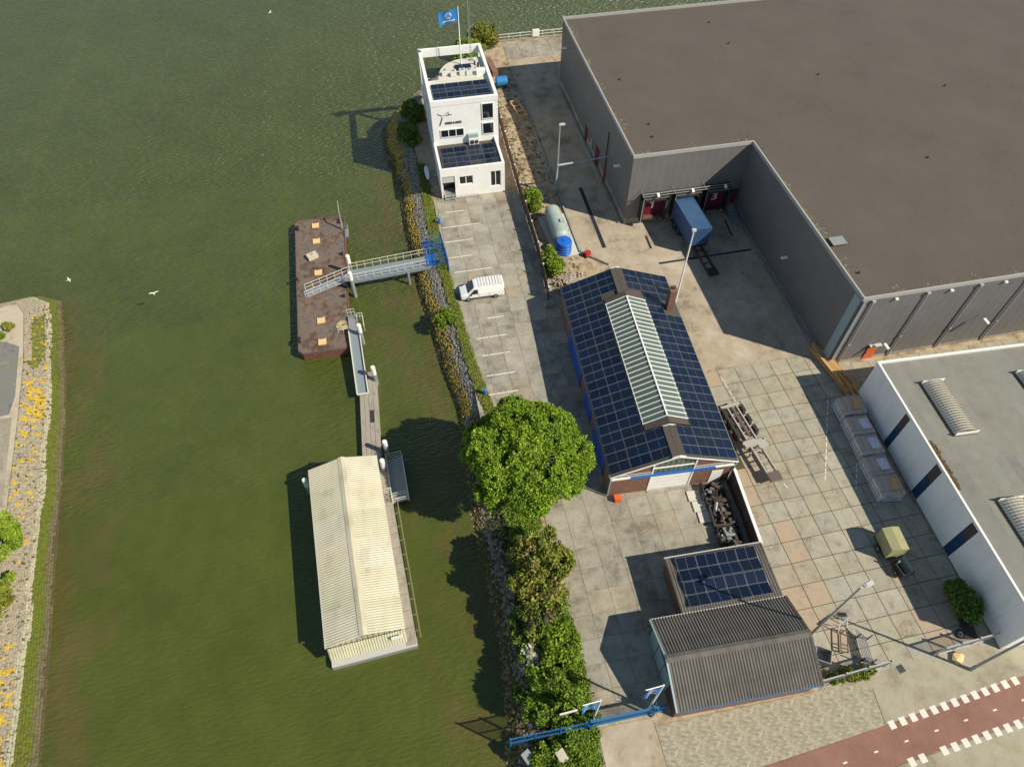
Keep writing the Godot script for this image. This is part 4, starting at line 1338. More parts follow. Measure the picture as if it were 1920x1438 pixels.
# ------------------------------------------------------------------ office
func office():
	var o := thing("office_building", "white flat roofed office block with crane emblem and a roof terrace frame", "building", Vector3(9.8, 0, -76.4))
	var x0 := -4.5
	var x1 := 4.08
	# low front block
	var fr := -6.2
	box_part("roof", o, M.dark_roof, x0 + 0.3, 3.7, fr, x1 - 0.3, 4.0, -0.3)
	box_part("wall", o, M.render_white, x0, 0, -0.3, x0 + 0.2, 4.5, -0.0)
	var b := MB.new()   # front wall with openings
	var holes := [[-4.3, -2.62, 0.0, 3.4], [-2.05, -0.2, 1.85, 3.15], [2.15, 3.55, 1.0, 3.4]]
	var x := x0 + 0.2
	for h in holes:
		b.bx(x, 0, -0.3, h[0], 4.5, 0)
		b.bx(h[0], h[3], -0.3, h[1], 4.5, 0)
		if h[2] > 0: b.bx(h[0], 0, -0.3, h[1], h[2], 0)
		x = h[1]
	b.bx(x, 0, -0.3, x1, 4.5, 0)
	obj("wall", b, M.render_white, o)
	box_part("wall", o, M.render_white, x0, 0, fr, x0 + 0.3, 4.5, -0.3)
	box_part("wall", o, M.render_white, x1 - 0.3, 0, fr, x1, 4.5, -0.3)
	window_z(o, "window", -1.96, 1.94, -0.29, 3.06, -0.2, 2, M.trim_white)
	window_z(o, "window", 2.24, 1.09, 3.46, 3.31, -0.2, 2, M.trim_white)
	box_part("porch_blind", o, M.trim, -4.28, 2.4, -0.18, -2.64, 3.38, -0.1)
	box_part("porch_wall", o, M.teal, -4.3, 0, -1.5, -2.6, 3.4, -1.4)
	box_part("entrance_door", o, M.window, -4.0, 0.6, -1.4, -2.9, 2.4, -1.34)
	box_part("porch_floor", o, M.galv_dull, -4.3, 0.4, -1.4, -2.62, 0.6, 0.0)
	for k in 3: box_part("step", o, M.galv, -4.1, 0.4 - k * 0.18, 0.0 + k * 0.32, -2.7, 0.46 - k * 0.18, 0.32 + k * 0.32)
	for xx in [-4.15, -2.65]: railing("handrail", o, Vector3(xx, 0.2, 0.05), Vector3(xx, 0.0, 1.0), 1.0, 2, M.rail_white)
	railing("bicycle_rail", o, Vector3(-2.3, 0, 0.5), Vector3(0.2, 0, 0.5), 0.55, 7, M.galv)
	pv_tents(o, Vector3(-0.15, 4.0, -2.95), 4, 4, 1.83, 1.1, 5.0)
	# tall block behind: footprint with the curved terrace edge
	var poly := PackedVector2Array([Vector2(x0 + 0.1, fr), Vector2(4.42, fr), Vector2(4.42, -17.6), Vector2(1.6, -17.5)])
	for k in 9:
		var a := k / 8.0 * PI / 2
		poly.append(Vector2(1.3 - sin(a) * 3.8, -12.5 - cos(a) * 4.95))
	poly.append(Vector2(x0 + 0.1, -12.5))
	b = MB.new()
	b.prism(poly, 0, 9.75)
	obj("wall", b, M.render_white, o)
	var pr := PackedVector2Array()
	for p in poly: pr.append(Vector2(clampf(p.x, x0 + 0.5, 4.0), minf(p.y + (0.2 if p.y < -12 else -0.4), fr - 0.4)))
	b = MB.new()
	b.prism(pr, 9.6, 9.8, false)
	obj("roof", b, M.roof_pale, o)
	b = MB.new()
	b.bx(x0 + 0.12, 0, -16.4, 1.4, 6.9, -12.4)
	obj("wall", b, M.render_white, o)
	box_part("terrace_floor", o, M.dark_roof, x0 + 0.3, 6.9, -16.3, 1.2, 6.94, -12.6)
	# parapet and the open white frame over the terrace
	for a in [[x0 + 0.06, 9.7, fr - 0.35, 4.46, 10.4, fr + 0.04], [x0 + 0.06, 9.7, -20.1, x0 + 0.5, 10.4, fr - 0.35], [4.06, 9.7, -20.1, 4.46, 10.4, fr - 0.35], [x0 + 0.5, 9.3, -20.1, 4.06, 10.4, -19.75]]:
		box_part("roof_frame", o, M.render_white, a[0], a[1], a[2], a[3], a[4], a[5])
	for xx in [x0 + 0.08, 4.04]: box_part("column", o, M.render_white, xx, 0, -20.08, xx + 0.4, 9.7, -19.68)
	railing("terrace_rail", o, Vector3(x0 + 0.4, 6.94, -16.3), Vector3(1.2, 6.94, -16.3), 1.1, 8, M.rail_white, 0.045)
	box_part("terrace_floor", o, M.deck_wood, x0 + 0.5, 3.4, -19.6, 4.0, 3.6, -16.5)
	railing("terrace_rail", o, Vector3(x0 + 0.5, 3.6, -19.5), Vector3(4.0, 3.6, -19.5), 1.1, 8, M.rail_white, 0.045)
	# front of the tall block
	window_z(o, "window", -3.35, 5.25, -0.35, 6.25, fr + 0.03, 3, M.trim_white)
	window_z(o, "tall_window", 2.32, 7.35, 3.72, 9.4, fr + 0.03, 1, M.trim_white)
	window_z(o, "tall_window", 2.32, 5.1, 3.72, 6.62, fr + 0.03, 1, M.trim_white)
	b = MB.new()   # crane emblem: leaning mast, fore stay, small hull
	b.bar(Vector3(-3.42, 6.95, fr + 0.04), Vector3(-3.0, 8.1, fr + 0.04), 0.03, 0.13)
	b.bar(Vector3(-3.0, 8.3, fr + 0.04), Vector3(-3.6, 8.65, fr + 0.04), 0.03, 0.07)
	b.bar(Vector3(-2.9, 8.3, fr + 0.04), Vector3(-2.3, 8.75, fr + 0.04), 0.03, 0.05)
	b.bar(Vector3(-2.15, 8.85, fr + 0.04), Vector3(-2.15, 8.45, fr + 0.04), 0.03, 0.05)
	b.bar(Vector3(-2.5, 8.35, fr + 0.04), Vector3(-1.75, 8.42, fr + 0.04), 0.03, 0.09)
	obj("crane_emblem", b, M.letter, o)
	text_part("sign_lettering", o, "BONN & MEES", 0.44, 0.04, M.letter, Vector3(-1.6, 7.22, fr + 0.05), Basis.from_scale(Vector3(0.74, 1, 1)))
	# air conditioner by the upper windows
	var ac := MB.new()
	ac.bx(0.25, 4.0, fr + 0.1, 1.6, 4.9, fr + 0.75)
	var aco := obj("air_conditioner", ac, M.ac_white, o)
	cyl_part("fan", aco, M.dark_metal, Vector3(0.65, 4.45, fr + 0.75), Vector3(0.65, 4.45, fr + 0.78), 0.3, 14)
	cyl_part("fan", aco, M.dark_metal, Vector3(1.25, 4.45, fr + 0.75), Vector3(1.25, 4.45, fr + 0.78), 0.26, 14)
	box_part("duct", aco, M.pale_trim, 0.2, 4.9, fr + 0.05, 1.55, 5.4, fr + 0.5)
	# shaded left side
	for z in [-7.6, -9.4, -11.2]:
		for y in [1.2, 4.6, 7.4]: window_x(o, "window", z - 0.6, y, z + 0.6, y + 1.5, x0 + 0.1, M.trim_white)
	for z in [-1.9, -4.2]: window_x(o, "window", z - 0.6, 1.2, z + 0.6, 2.8, x0, M.trim_white)
	# roof plant
	pv_tents(o, Vector3(-0.05, 9.8, -8.9), 4, 4, 1.83, 1.05, 5.0)
	for p in [[-1.5, -13.5], [-0.4, -13.1], [0.85, -13.2], [1.75, -13.05]]:
		var u := MB.new()
		u.bx(p[0] - 0.4, 9.85, p[1] - 0.32, p[0] + 0.4, 10.55, p[1] + 0.32)
		var uo := obj("condenser", u, M.ac_white, o)
		cyl_part("fan", uo, M.galv_dull, Vector3(p[0], 10.55, p[1]), Vector3(p[0], 10.57, p[1]), 0.26, 14)
	box_part("roof_panel", o, M.pv, 0.1, 9.95, -15.6, 2.3, 10.0, -14.2)
	box_part("roof_box", o, M.trim_white, 2.7, 9.8, -13.3, 3.9, 10.5, -12.5)
	for p in [[2.9, -15.6], [3.3, -15.1], [3.2, -14.4]]: cyl_part("vent_pipe", o, M.dark_metal, Vector3(p[0], 9.8, p[1]), Vector3(p[0], 10.25, p[1]), 0.13, 10)
	# terrace furniture
	var bench := thing("terrace_bench", "grey lounge bench on the lower roof terrace of the office", "bench", Vector3(7.2, 6.94, -91.0))
	box_part("seat", bench, M.galv_dull, -0.5, 0.25, -1.1, 0.5, 0.45, 1.1)
	box_part("backrest", bench, M.galv_dull, 0.4, 0.45, -1.1, 0.55, 0.85, 1.1)
	for zz in [-1.0, 0.9]: box_part("leg", bench, M.dark_metal, -0.45, 0, zz, 0.45, 0.25, zz + 0.1)

# ------------------------------------------------------------------ low sheds by the gate
func low_sheds():
	var o := thing("corrugated_shed", "low brick shed with ribbed grey brown gable roof beside the blue gate", "shed", Vector3(20.0, 0, -12.45), -1.5)
	var hx := 5.8
	var E := 2.75
	var R := 4.3
	var ez := 3.5
	box_part("wall", o, M.brick, -hx + 0.25, 0, 3.1, hx - 0.15, E - 0.05, 3.3)
	box_part("wall", o, M.brick, -hx + 0.25, 0, -3.3, hx - 0.15, E - 0.05, -3.1)
	for s in [-1, 1]:
		var b := MB.new()
		var x: float = s * (hx - 0.25)
		var q := [Vector3(x, 0, 3.1), Vector3(x, 0, -3.1), Vector3(x, E, -3.1), Vector3(x, R - 0.12, 0), Vector3(x, E, 3.1)]
		for k in 3:
			if s > 0: b.tri(q[0], q[k + 1], q[k + 2])
			else: b.tri(q[0], q[k + 2], q[k + 1])
		obj("gable_wall", b, M.fence_brown if s < 0 else M.brick, o)
		# roof slopes in sheets
		for k in 4:
			var rb := MB.new()
			var xa := lerpf(-hx, hx, k / 4.0)
			rb.corr(Vector3(xa, R, 0), Vector3(hx / 2, 0, 0), Vector3(0, E - R, s * ez), Vector3(0, ez, s * (R - E)), 0.24, 0.075)
			obj("roof_sheet", rb, M.fibre, o)
		var ve := MB.new()
		ve.bar(Vector3(s * hx, R - 0.02, 0), Vector3(s * hx, E - 0.02, ez), 0.14, 0.16)
		ve.bar(Vector3(s * hx, R - 0.02, 0), Vector3(s * hx, E - 0.02, -ez), 0.14, 0.16)
		obj("verge", ve, M.pale_trim if s < 0 else M.dark_roof, o)
		box_part("gutter", o, M.blue_gate if s > 0 else M.trim, -hx, E - 0.12, s * ez - 0.07, hx, E + 0.02, s * ez + 0.07)
	var rc := MB.new()
	for s in [-1, 1]:
		rc.quad(Vector3(-hx, R + 0.12, 0), Vector3(-hx, R - 0.02, s * 0.32), Vector3(hx, R - 0.02, s * 0.32), Vector3(hx, R + 0.12, 0))
	obj("ridge_cap", rc, M.fibre, o)
	for k in 3: box_part("roller_door", o, M.pale_trim, -hx + 0.18, 0.05, -2.9 + k * 1.45, -hx + 0.24, 2.5, -1.55 + k * 1.45)
	box_part("name_board", o, M.white_paint, -2.4, 1.9, 3.3, 1.4, 2.35, 3.34)

	var p := thing("flat_shed", "low flat shed with solar panels on its ribbed roof", "shed", Vector3(21.42, 0, -18.35), -1.5)
	var b := MB.new()
	b.bx(-4.05, 0, -2.2, 4.1, 2.45, 2.2)
	obj("wall", b, M.brick, p)
	for k in 3:
		b = MB.new()
		b.corr(Vector3(-4.35 + k * 2.9, 2.75, 2.35), Vector3(2.9, 0, 0), Vector3(0, 0.0, -4.75), Vector3.UP, 0.24, 0.06)
		obj("roof_sheet", b, M.fibre, p)
	box_part("roof_edge", p, M.dark_roof, -4.3, 2.45, -2.35, 4.3, 2.72, 2.3)
	box_part("roof_trim", p, M.trim, -4.38, 2.6, -2.46, 4.38, 2.84, -2.38)
	pv_tents(p, Vector3(-0.05, 2.86, 0.0), 4, 4, 1.72, 1.03, 11.0)

# ------------------------------------------------------------------ barge
func barge():
	var o := thing("deck_barge", "flat rusty steel barge with five yellow deck hatches", "barge", Vector3(-11.4, W, -65.35), -0.6)
	var c := 0.5
	var pl := PackedVector2Array([Vector2(-3.25 + c, -11.9), Vector2(3.25 - c, -11.9), Vector2(3.25, -11.9 + c), Vector2(3.0, 11.85 - c), Vector2(3.0 - c, 11.85), Vector2(-2.75 + c, 11.85), Vector2(-2.75, 11.85 - c), Vector2(-3.25, -11.9 + c)])
	var b := MB.new()
	for i in pl.size():
		var a := pl[i]
		var d := pl[(i + 1) % pl.size()]
		var a2 := a * 0.985
		var d2 := d * 0.985
		b.quad(Vector3(a2.x, -0.6, a2.y), Vector3(a.x, 1.2, a.y), Vector3(d.x, 1.2, d.y), Vector3(d2.x, -0.6, d2.y))
	obj("hull", b, M.rust_red, o)
	b = MB.new()
	b.prism(pl, 1.0, 1.2, false)
	obj("deck", b, M.rust_deck, o)
	b = MB.new()
	for i in pl.size():
		var a := pl[i] * 0.992
		var d := pl[(i + 1) % pl.size()] * 0.992
		b.bar(Vector3(a.x, 1.22, a.y), Vector3(d.x, 1.22, d.y), 0.1, 0.08)
	obj("rubbing_edge", b, M.steel_brown, o)
	for z in [-10.4, -7.25, -1.25, 7.0, 10.4]:
		var h := box_part("hatch", o, M.hatch, -0.3 + z * 0.025 - 0.45, 1.2, z - 0.45, -0.3 + z * 0.025 + 0.45, 1.34, z + 0.45)
		box_part("hinge", h, M.steel_brown, -0.3 + z * 0.025 - 0.3, 1.34, z - 0.44, -0.3 + z * 0.025 + 0.3, 1.37, z - 0.36)
	for p in [[-2.85, -10.2], [-2.85, -9.9], [2.7, -10.8], [2.7, -10.3], [2.75, -4.0], [2.7, 3.6], [-2.6, 9.6], [-2.6, 10.0], [-2.95, -0.4]]:
		var bo := MB.new()
		bo.lathe(Vector3(p[0], 1.2, p[1]), [Vector2(0.14, 0), Vector2(0.11, 0.28), Vector2(0.19, 0.34), Vector2(0.17, 0.42), Vector2(0.0, 0.44)], 12)
		obj("bollard", bo, M.black, o)
	# small davit with its foot on the right edge
	b = MB.new()
	b.cyl(Vector3(2.9, 1.2, -9.0), Vector3(2.95, 3.6, -9.4), 0.13, 0.1, 10)
	b.cyl(Vector3(2.95, 3.5, -9.4), Vector3(2.9, 4.1, -11.2), 0.08, 0.06, 8)
	obj("davit", b, M.galv_dull, o)
	box_part("davit_platform", o, M.grating, 3.0, 1.1, -8.9, 3.7, 1.2, -7.4)
	railing("platform_rail", o, Vector3(3.65, 1.2, -8.9), Vector3(3.65, 1.2, -7.4), 0.9, 3, M.galv)
	var s := thing("deck_locker", "pale concrete weight block lying on the barge deck", "block", Vector3(-12.35, W + 1.2, -69.6), 25)
	b = MB.new()
	b.bx(-0.65, 0, -0.45, 0.65, 0.5, 0.45)
	obj("body", b, M.stone_pale, s)
	b = MB.new()
	b.cyl(Vector3(-0.15, 0.45, 0), Vector3(0, 0.66, 0), 0.03, 0.03, 6); b.cyl(Vector3(0.15, 0.45, 0), Vector3(0, 0.66, 0), 0.03, 0.03, 6)
	obj("lifting_eye", b, M.steel_brown, s)
	# rope coil
	b = MB.new()
	for k in 5:
		var rr := 0.25 + k * 0.12
		for i in 20:
			var a0 := TAU * i / 20
			var a1 := TAU * (i + 1) / 20
			b.cyl(Vector3(cos(a0) * rr, 0.06 + (k % 2) * 0.03, sin(a0) * rr), Vector3(cos(a1) * rr, 0.06 + (k % 2) * 0.03, sin(a1) * rr), 0.05, 0.05, 5, false)
	var rp := obj("rope_coil", b, M.rope)
	rp.position = Vector3(-9.15, W + 1.2, -57.0)
	tag(rp, "coiled yellow mooring rope on the barge deck", "rope")

# ------------------------------------------------------------------ boathouse on its pontoon
func boathouse():
	var p := thing("boathouse_pontoon", "grey floating pontoon with side walkway under the cream boathouse", "pontoon", Vector3(-8.63, W, -19.8), 3.5)
	box_part("float", p, M.galv_dull, -3.35, -0.5, -17.6, 3.9, 0.62, 0.85)
	for k in 12: box_part("deck_board", p, M.deck_wood, 3.0, 0.62, -17.5 + k * 1.52, 3.85, 0.7, -16.02 + k * 1.52)
	box_part("end_plate", p, M.trim, -3.35, 0.62, 0.05, 3.9, 0.68, 0.84)
	var fr := MB.new()
	fr.bar(Vector3(4.35, 0.5, -13.5), Vector3(4.3, 0.5, 0.2), 0.1, 0.12)
	for k in 10: fr.bar(Vector3(3.9, 0.5, -13.5 + k * 1.45), Vector3(4.35, 0.5, -13.5 + k * 1.45), 0.07, 0.08)
	obj("fender_beam", fr, M.fender, p)
	var o := thing("boathouse", "long boathouse with cream ribbed metal gable roof on the pontoon", "boathouse", Vector3(-8.63, W + 0.7, -19.8), 3.5)
	var E := 2.45
	var R := 3.42
	var L := 17.3
	var hw := 3.3
	for s in [-1, 1]:
		box_part("wall", o, M.cream_roof1, s * 2.95 - 0.04, 0, -L + 0.3, s * 2.95 + 0.04, E, -0.15)
		for k in 6:
			var b := MB.new()
			var z0 := -L * k / 6.0
			b.corr(Vector3(0, R + 0.003 * k, z0), Vector3(0, 0, -L / 6.0 - 0.03), Vector3(s * hw, E - R, 0), Vector3(s * (R - E), hw, 0), 0.22, 0.05)
			obj("roof_sheet", b, [M.cream_roof, M.cream_roof1, M.cream_roof2][(k + (1 if s > 0 else 0)) % 3], o)
		var rc := MB.new()
		rc.quad(Vector3(0, R + 0.1, 0.05), Vector3(s * 0.36, R - 0.03, 0.05), Vector3(s * 0.36, R - 0.03, -L - 0.05), Vector3(0, R + 0.1, -L - 0.05))
		obj("ridge_cap", rc, M.cream_roof2, o)
	for e in [[-0.12, 1.0], [-L + 0.25, -1.0]]:
		var g := MB.new()
		var n := 26
		for k in n:
			var xa := lerpf(-2.95, 2.95, float(k) / n)
			var xb := lerpf(-2.95, 2.95, float(k + 1) / n)
			var dz := 0.06 if k % 2 == 0 else 0.0
			var ya := R - absf(xa) * (R - E) / hw
			var yb := R - absf(xb) * (R - E) / hw
			g.quad(Vector3(xa, 0, e[0] + dz), Vector3(xb, 0, e[0] + dz), Vector3(xb, yb, e[0] + dz), Vector3(xa, ya, e[0] + dz))
			g.quad(Vector3(xb, 0, e[0]), Vector3(xb, 0, e[0] + 0.06), Vector3(xb, yb, e[0] + 0.06), Vector3(xb, yb, e[0]))
		obj("gable_wall", g, M.cream_roof1, o)
	# sloping front apron of ribbed sheet and a white notice
	var ap := MB.new()
	ap.corr(Vector3(-3.2, 2.35, 0.02), Vector3(6.4, 0, 0), Vector3(0, -1.3, 0.62), Vector3(0, 0.62, 1.3), 0.22, 0.06)
	obj("front_apron", ap, M.cream_roof1, o)
	box_part("notice_board", o, M.white_paint, 2.0, 1.75, 0.4, 2.9, 2.3, 0.5)
	box_part("gutter", o, M.trim, -hw - 0.05, E - 0.08, -L, -hw + 0.06, E + 0.03, 0)

# ------------------------------------------------------------------ ramps, jetties and mooring piles
func jetties():
	# ramp from the car park to the barge
	var o := thing("access_bridge", "grey steel access bridge with white railings from car park towards the barge", "bridge", Vector3(0, 0, 0))
	var A := Vector3(3.9, -0.02, -64.75)
	var B := Vector3(-7.75, -0.35, -64.3)
	var b := MB.new()
	b.bar(A, B, 1.95, 0.1)
	for s in [-0.95, 0.95]: b.bar(A + Vector3(0, -0.2, s), B + Vector3(0, -0.2, s), 0.1, 0.4)
	obj("deck", b, M.grating, o)
	for s in [-1.0, 1.0]: railing("railing", o, A + Vector3(-2.0, 0.05, s), B + Vector3(0, 0.05, s), 1.05, 11, M.rail_white, 0.035)
	cyl_part("support_pile", o, M.galv_dull, Vector3(-0.75, -4, -63.6), Vector3(-0.75, -0.3, -63.6), 0.18, 10)
	cyl_part("support_pile", o, M.galv_dull, Vector3(-0.75, -4, -65.4), Vector3(-0.75, -0.3, -65.4), 0.18, 10)
	# blue landing and gate at the car park
	var g := thing("ramp_gate", "bright blue steel gate and side screens at the head of the access bridge", "gate", Vector3(3.6, 0, -64.75), 3)
	b = MB.new()
	b.bx(-1.9, -0.04, -0.9, 0.3, 0.03, 0.9)
	obj("landing", b, M.blue_paint, g)
	for s in [-1.0, 1.0]:
		var f := MB.new()
		for k in 3: f.cyl(Vector3(-1.9, 0.3 + k * 0.75, s), Vector3(0.4, 0.3 + k * 0.75, s), 0.04, 0.04, 6)
		var ro := obj("side_screen", f, M.blue_paint, g)
		for k in 12: cyl_part("bar", ro, M.blue_paint, Vector3(-1.9 + k * 0.2, 0.1, s), Vector3(-1.9 + k * 0.2, 1.85, s), 0.025, 5)
	var ff := MB.new()
	ff.cyl(Vector3(0.5, 0.2, -2.6), Vector3(0.5, 0.2, 2.6), 0.05, 0.05, 6)
	ff.cyl(Vector3(0.5, 1.9, -2.6), Vector3(0.5, 1.9, 2.6), 0.05, 0.05, 6)
	var wing := obj("wing_fence", ff, M.blue_paint, g)
	for k in 27: cyl_part("bar", wing, M.blue_paint, Vector3(0.5, 0, -2.6 + k * 0.2), Vector3(0.5, 2.0, -2.6 + k * 0.2), 0.03, 5)
	var w2 := MB.new()
	for k in 3: w2.cyl(Vector3(-1.9, 0.2 + k * 0.8, -2.6), Vector3(0.5, 0.2 + k * 0.8, -2.6), 0.04, 0.04, 6)
	for k in 10: w2.cyl(Vector3(-1.9 + k * 0.25, 0.0, -2.6), Vector3(-1.9 + k * 0.25, 1.9, -2.6), 0.025, 0.025, 5)
	obj("side_screen", w2, M.blue_paint, g)
	var sh := thing("barge_ramp", "narrow railed boarding ramp resting on the barge deck", "ramp", Vector3.ZERO)
	A = Vector3(-7.75, -0.4, -64.3)
	B = Vector3(-13.25, -1.08, -62.95)
	b = MB.new()
	b.bar(A, B, 1.2, 0.1)
	obj("deck", b, M.galv, sh)
	for s in [-0.6, 0.6]: railing("railing", sh, A + Vector3(0, 0.05, s), B + Vector3(0, 0.05, s), 1.0, 7, M.rail_white, 0.035)
	# white piles
	var pn := 0
	for a in [[-7.65, -65.75, 1.75, "white capped mooring pile on the far side of the bridge joint"], [-7.55, -62.75, 1.75, "white capped mooring pile on the near side of the bridge joint"], [-7.1, -54.9, 0.9, "white capped mooring pile beside the barge corner"], [-6.0, -48.6, 0.7, "white capped mooring pile by the head of the wooden jetty"], [-5.55, -38.9, 0.6, "white capped mooring pile just before the boathouse roof"], [-6.0, -36.9, 0.4, "white capped mooring pile between boathouse and floating platform"], [-13.55, -36.3, 0.2, "white capped mooring pile on the open water side of the boathouse"]]:
		var m := thing("mooring_pile", a[3], "pile", Vector3(a[0], W, a[1]), 0, "white capped mooring piles")
		var top: float = a[2] - W
		cyl_part("shaft", m, M.galv_dull, Vector3(0, -2.5, 0), Vector3(0, top - 1.2, 0), 0.24, 14)
		var cp := MB.new()
		cp.lathe(Vector3.ZERO, [Vector2(0.26, top - 1.25), Vector2(0.26, top - 0.12), Vector2(0.2, top - 0.02), Vector2(0.0, top)], 16)
		obj("cap", cp, M.white_gloss, m)
		pn += 1
	# pontoon jetty between the barge and the boathouse
	var j := thing("floating_jetty", "grey timber decked floating jetty leading to the boathouse", "jetty", Vector3(-7.0, W, -44.4), -1.5)
	box_part("float", j, M.deck_wood, -0.95, -0.4, -5.3, 0.95, 0.6, 6.9)
	for k in 4: box_part("plank", j, M.deck_wood, -0.95 + k * 0.48, 0.6, -5.5 + (0.5 if k < 2 else 0.0), -0.5 + k * 0.48, 0.72, 6.9)
	box_part("tread_mat", j, M.dark_metal, 0.05, 0.72, -0.2, 0.5, 0.75, 1.4)
	# gangway
	var gw := thing("gangway", "blue grey gangway with white side beams between barge and jetty", "gangway", Vector3.ZERO)
	A = Vector3(-7.85, -0.85, -55.6)
	B = Vector3(-7.5, -1.42, -46.7)
	b = MB.new()
	b.bar(A, B, 1.1, 0.06)
	obj("deck", b, M.grating, gw)
	b = MB.new()
	for s in [-0.6, 0.6]: b.bar(A + Vector3(s, 0.12, 0), B + Vector3(s, 0.12, 0), 0.1, 0.3)
	b.bar(B + Vector3(-0.6, 0.1, 0), B + Vector3(0.6, 0.1, 0), 0.1, 0.2)
	obj("side_beam", b, M.rail_white, gw)
	var lp := thing("boarding_platform", "small railed steel platform on the barge at the gangway head", "platform", Vector3(-7.9, -1.2, -56.6))
	box_part("floor", lp, M.galv_dull, -0.55, 0.25, -1.6, 0.55, 0.33, 1.0)
	for a in [[Vector3(-0.55, 0.33, -1.6), Vector3(0.3, 0.33, -1.6)], [Vector3(0.5, 0.33, -0.8), Vector3(1.2, 0.33, -0.8)], [Vector3(1.2, 0.33, -0.8), Vector3(1.3, 0.33, 1.2)], [Vector3(-1.7, 0.33, 0.9), Vector3(-0.55, 0.33, 0.9)]]:
		railing("railing", lp, a[0], a[1], 1.0, 3, M.rail_white)
	# framed floating platform by the boathouse
	var fp := thing("landing_platform", "empty railed landing frame floating beside the boathouse corner", "platform", Vector3(-4.85, W, -35.7), 2.5)
	box_part("floor", fp, M.galv_dull, -0.75, 0.35, -2.6, 0.75, 0.42, 2.4)
	b = MB.new()
	for s in [-0.8, 0.8]: b.bar(Vector3(s, 0.6, -2.7), Vector3(s, 0.6, 2.5), 0.1, 0.5)
	obj("side_beam", b, M.rail_white, fp)
	for z in [-2.7, -2.2, 1.9, 2.5]: railing("cross_rail", fp, Vector3(-0.8, 0.6, z), Vector3(0.8, 0.6, z), 0.8, 2, M.rail_white)
	railing("cross_rail", fp, Vector3(-2.0, 0.6, 1.3), Vector3(-0.8, 0.6, 1.3), 0.9, 3, M.rail_white)
	box_part("bridge_plank", fp, M.deck_wood, -2.0, 0.62, 1.5, -0.8, 0.7, 2.4)

# ------------------------------------------------------------------ vehicles
func van():
	var o := thing("delivery_van", "white panel van with ribbed roof parked across the bays", "van", Vector3(7.5, 0, -57.75), 0)
	# sections from the front (x = -2.6) to the rear: x, half width, belt height, roof height, roof half width
	var S := [[-2.6, 0.72, 0.62, 0.72, 0.6], [-2.5, 0.86, 0.75, 0.92, 0.74], [-1.95, 0.95, 0.95, 1.12, 0.82], [-1.7, 0.97, 1.0, 1.18, 0.84], [-0.95, 0.98, 1.08, 1.9, 0.72], [-0.7, 0.98, 1.08, 1.97, 0.74], [0.0, 0.98, 1.08, 2.0, 0.76], [2.45, 0.98, 1.08, 1.98, 0.76], [2.58, 0.95, 1.05, 1.86, 0.72]]
	var b := MB.new()
	var ring := func(s):
		return [Vector3(s[0], 0.32, s[1] * 0.96), Vector3(s[0], 0.55, s[1]), Vector3(s[0], s[2], s[1]), Vector3(s[0], s[3] - 0.12, s[4] + 0.08), Vector3(s[0], s[3], s[4] - 0.06), Vector3(s[0], s[3] + 0.015, 0), Vector3(s[0], s[3], -s[4] + 0.06), Vector3(s[0], s[3] - 0.12, -s[4] - 0.08), Vector3(s[0], s[2], -s[1]), Vector3(s[0], 0.55, -s[1]), Vector3(s[0], 0.32, -s[1] * 0.96)]
	for i in S.size() - 1:
		var r0: Array = ring.call(S[i])
		var r1: Array = ring.call(S[i + 1])
		for k in r0.size() - 1: b.quad(r0[k], r1[k], r1[k + 1], r0[k + 1])
	for e in [0, S.size() - 1]:
		var r: Array = ring.call(S[e])
		for k in range(1, r.size() - 1):
			if e == 0: b.tri(r[0], r[k], r[k + 1])
			else: b.tri(r[0], r[k + 1], r[k])
	obj("body", b, M.white_gloss, o)
	b = MB.new()
	b.quad(Vector3(-1.72, 1.2, 0.78), Vector3(-0.99, 1.88, 0.64), Vector3(-0.99, 1.9, -0.64), Vector3(-1.72, 1.22, -0.78))
	var ws := obj("windscreen", b, M.window, o)
	ws.position = Vector3(-0.02, 0.025, 0)
	for s in [-1, 1]:
		b = MB.new()
		var p := [Vector3(-1.5, 1.12, 1.0 * s), Vector3(-0.55, 1.1, 1.0 * s), Vector3(-0.55, 1.68, 0.885 * s), Vector3(-0.98, 1.68, 0.885 * s)]
		if s > 0: b.quad(p[0], p[1], p[2], p[3])
		else: b.quad(p[3], p[2], p[1], p[0])
		obj("side_window", b, M.window, o)
		box_part("mirror", o, M.black, -1.45, 1.05, s * 1.0, -1.3, 1.25, s * 1.18)
		box_part("sill_trim", o, M.black, -1.35, 0.42, s * 0.965, 1.5, 0.56, s * 1.0)
		for x in [-0.45, 0.75]: box_part("door_seam", o, M.dark_metal, x, 0.56, s * 0.978, x + 0.025, 1.12, s * 0.987)
		box_part("door_handle", o, M.black, -0.62, 0.98, s * 0.98, -0.48, 1.02, s * 1.01)
		box_part("headlight", o, M.trim, -2.55, 0.72, s * 0.6, -2.35, 0.9, s * 0.86)
		box_part("tail_light", o, M.red, 2.5, 0.8, s * 0.82, 2.6, 1.3, s * 0.95)
		for x in [-1.7, 1.5]: wheel(o, Vector3(x, 0.33, s * 0.88), 0.34, 0.24, M.galv, PI / 2)
	box_part("bumper", o, M.black, -2.68, 0.3, -0.8, -2.5, 0.6, 0.8)
	box_part("bumper", o, M.black, 2.5, 0.32, -0.9, 2.68, 0.55, 0.9)
	box_part("roof_panel", o, M.trim, -0.45, 1.96, -0.66, 2.35, 2.012, 0.66)
	for k in 8: box_part("roof_rib", o, M.white_gloss, -0.35 + k * 0.34, 1.98, -0.62, -0.2 + k * 0.34, 2.05, 0.62)
	for s in [-0.78, 0.72]: box_part("roof_channel", o, M.trim, -0.5, 1.95, s, 2.4, 2.0, s + 0.06)

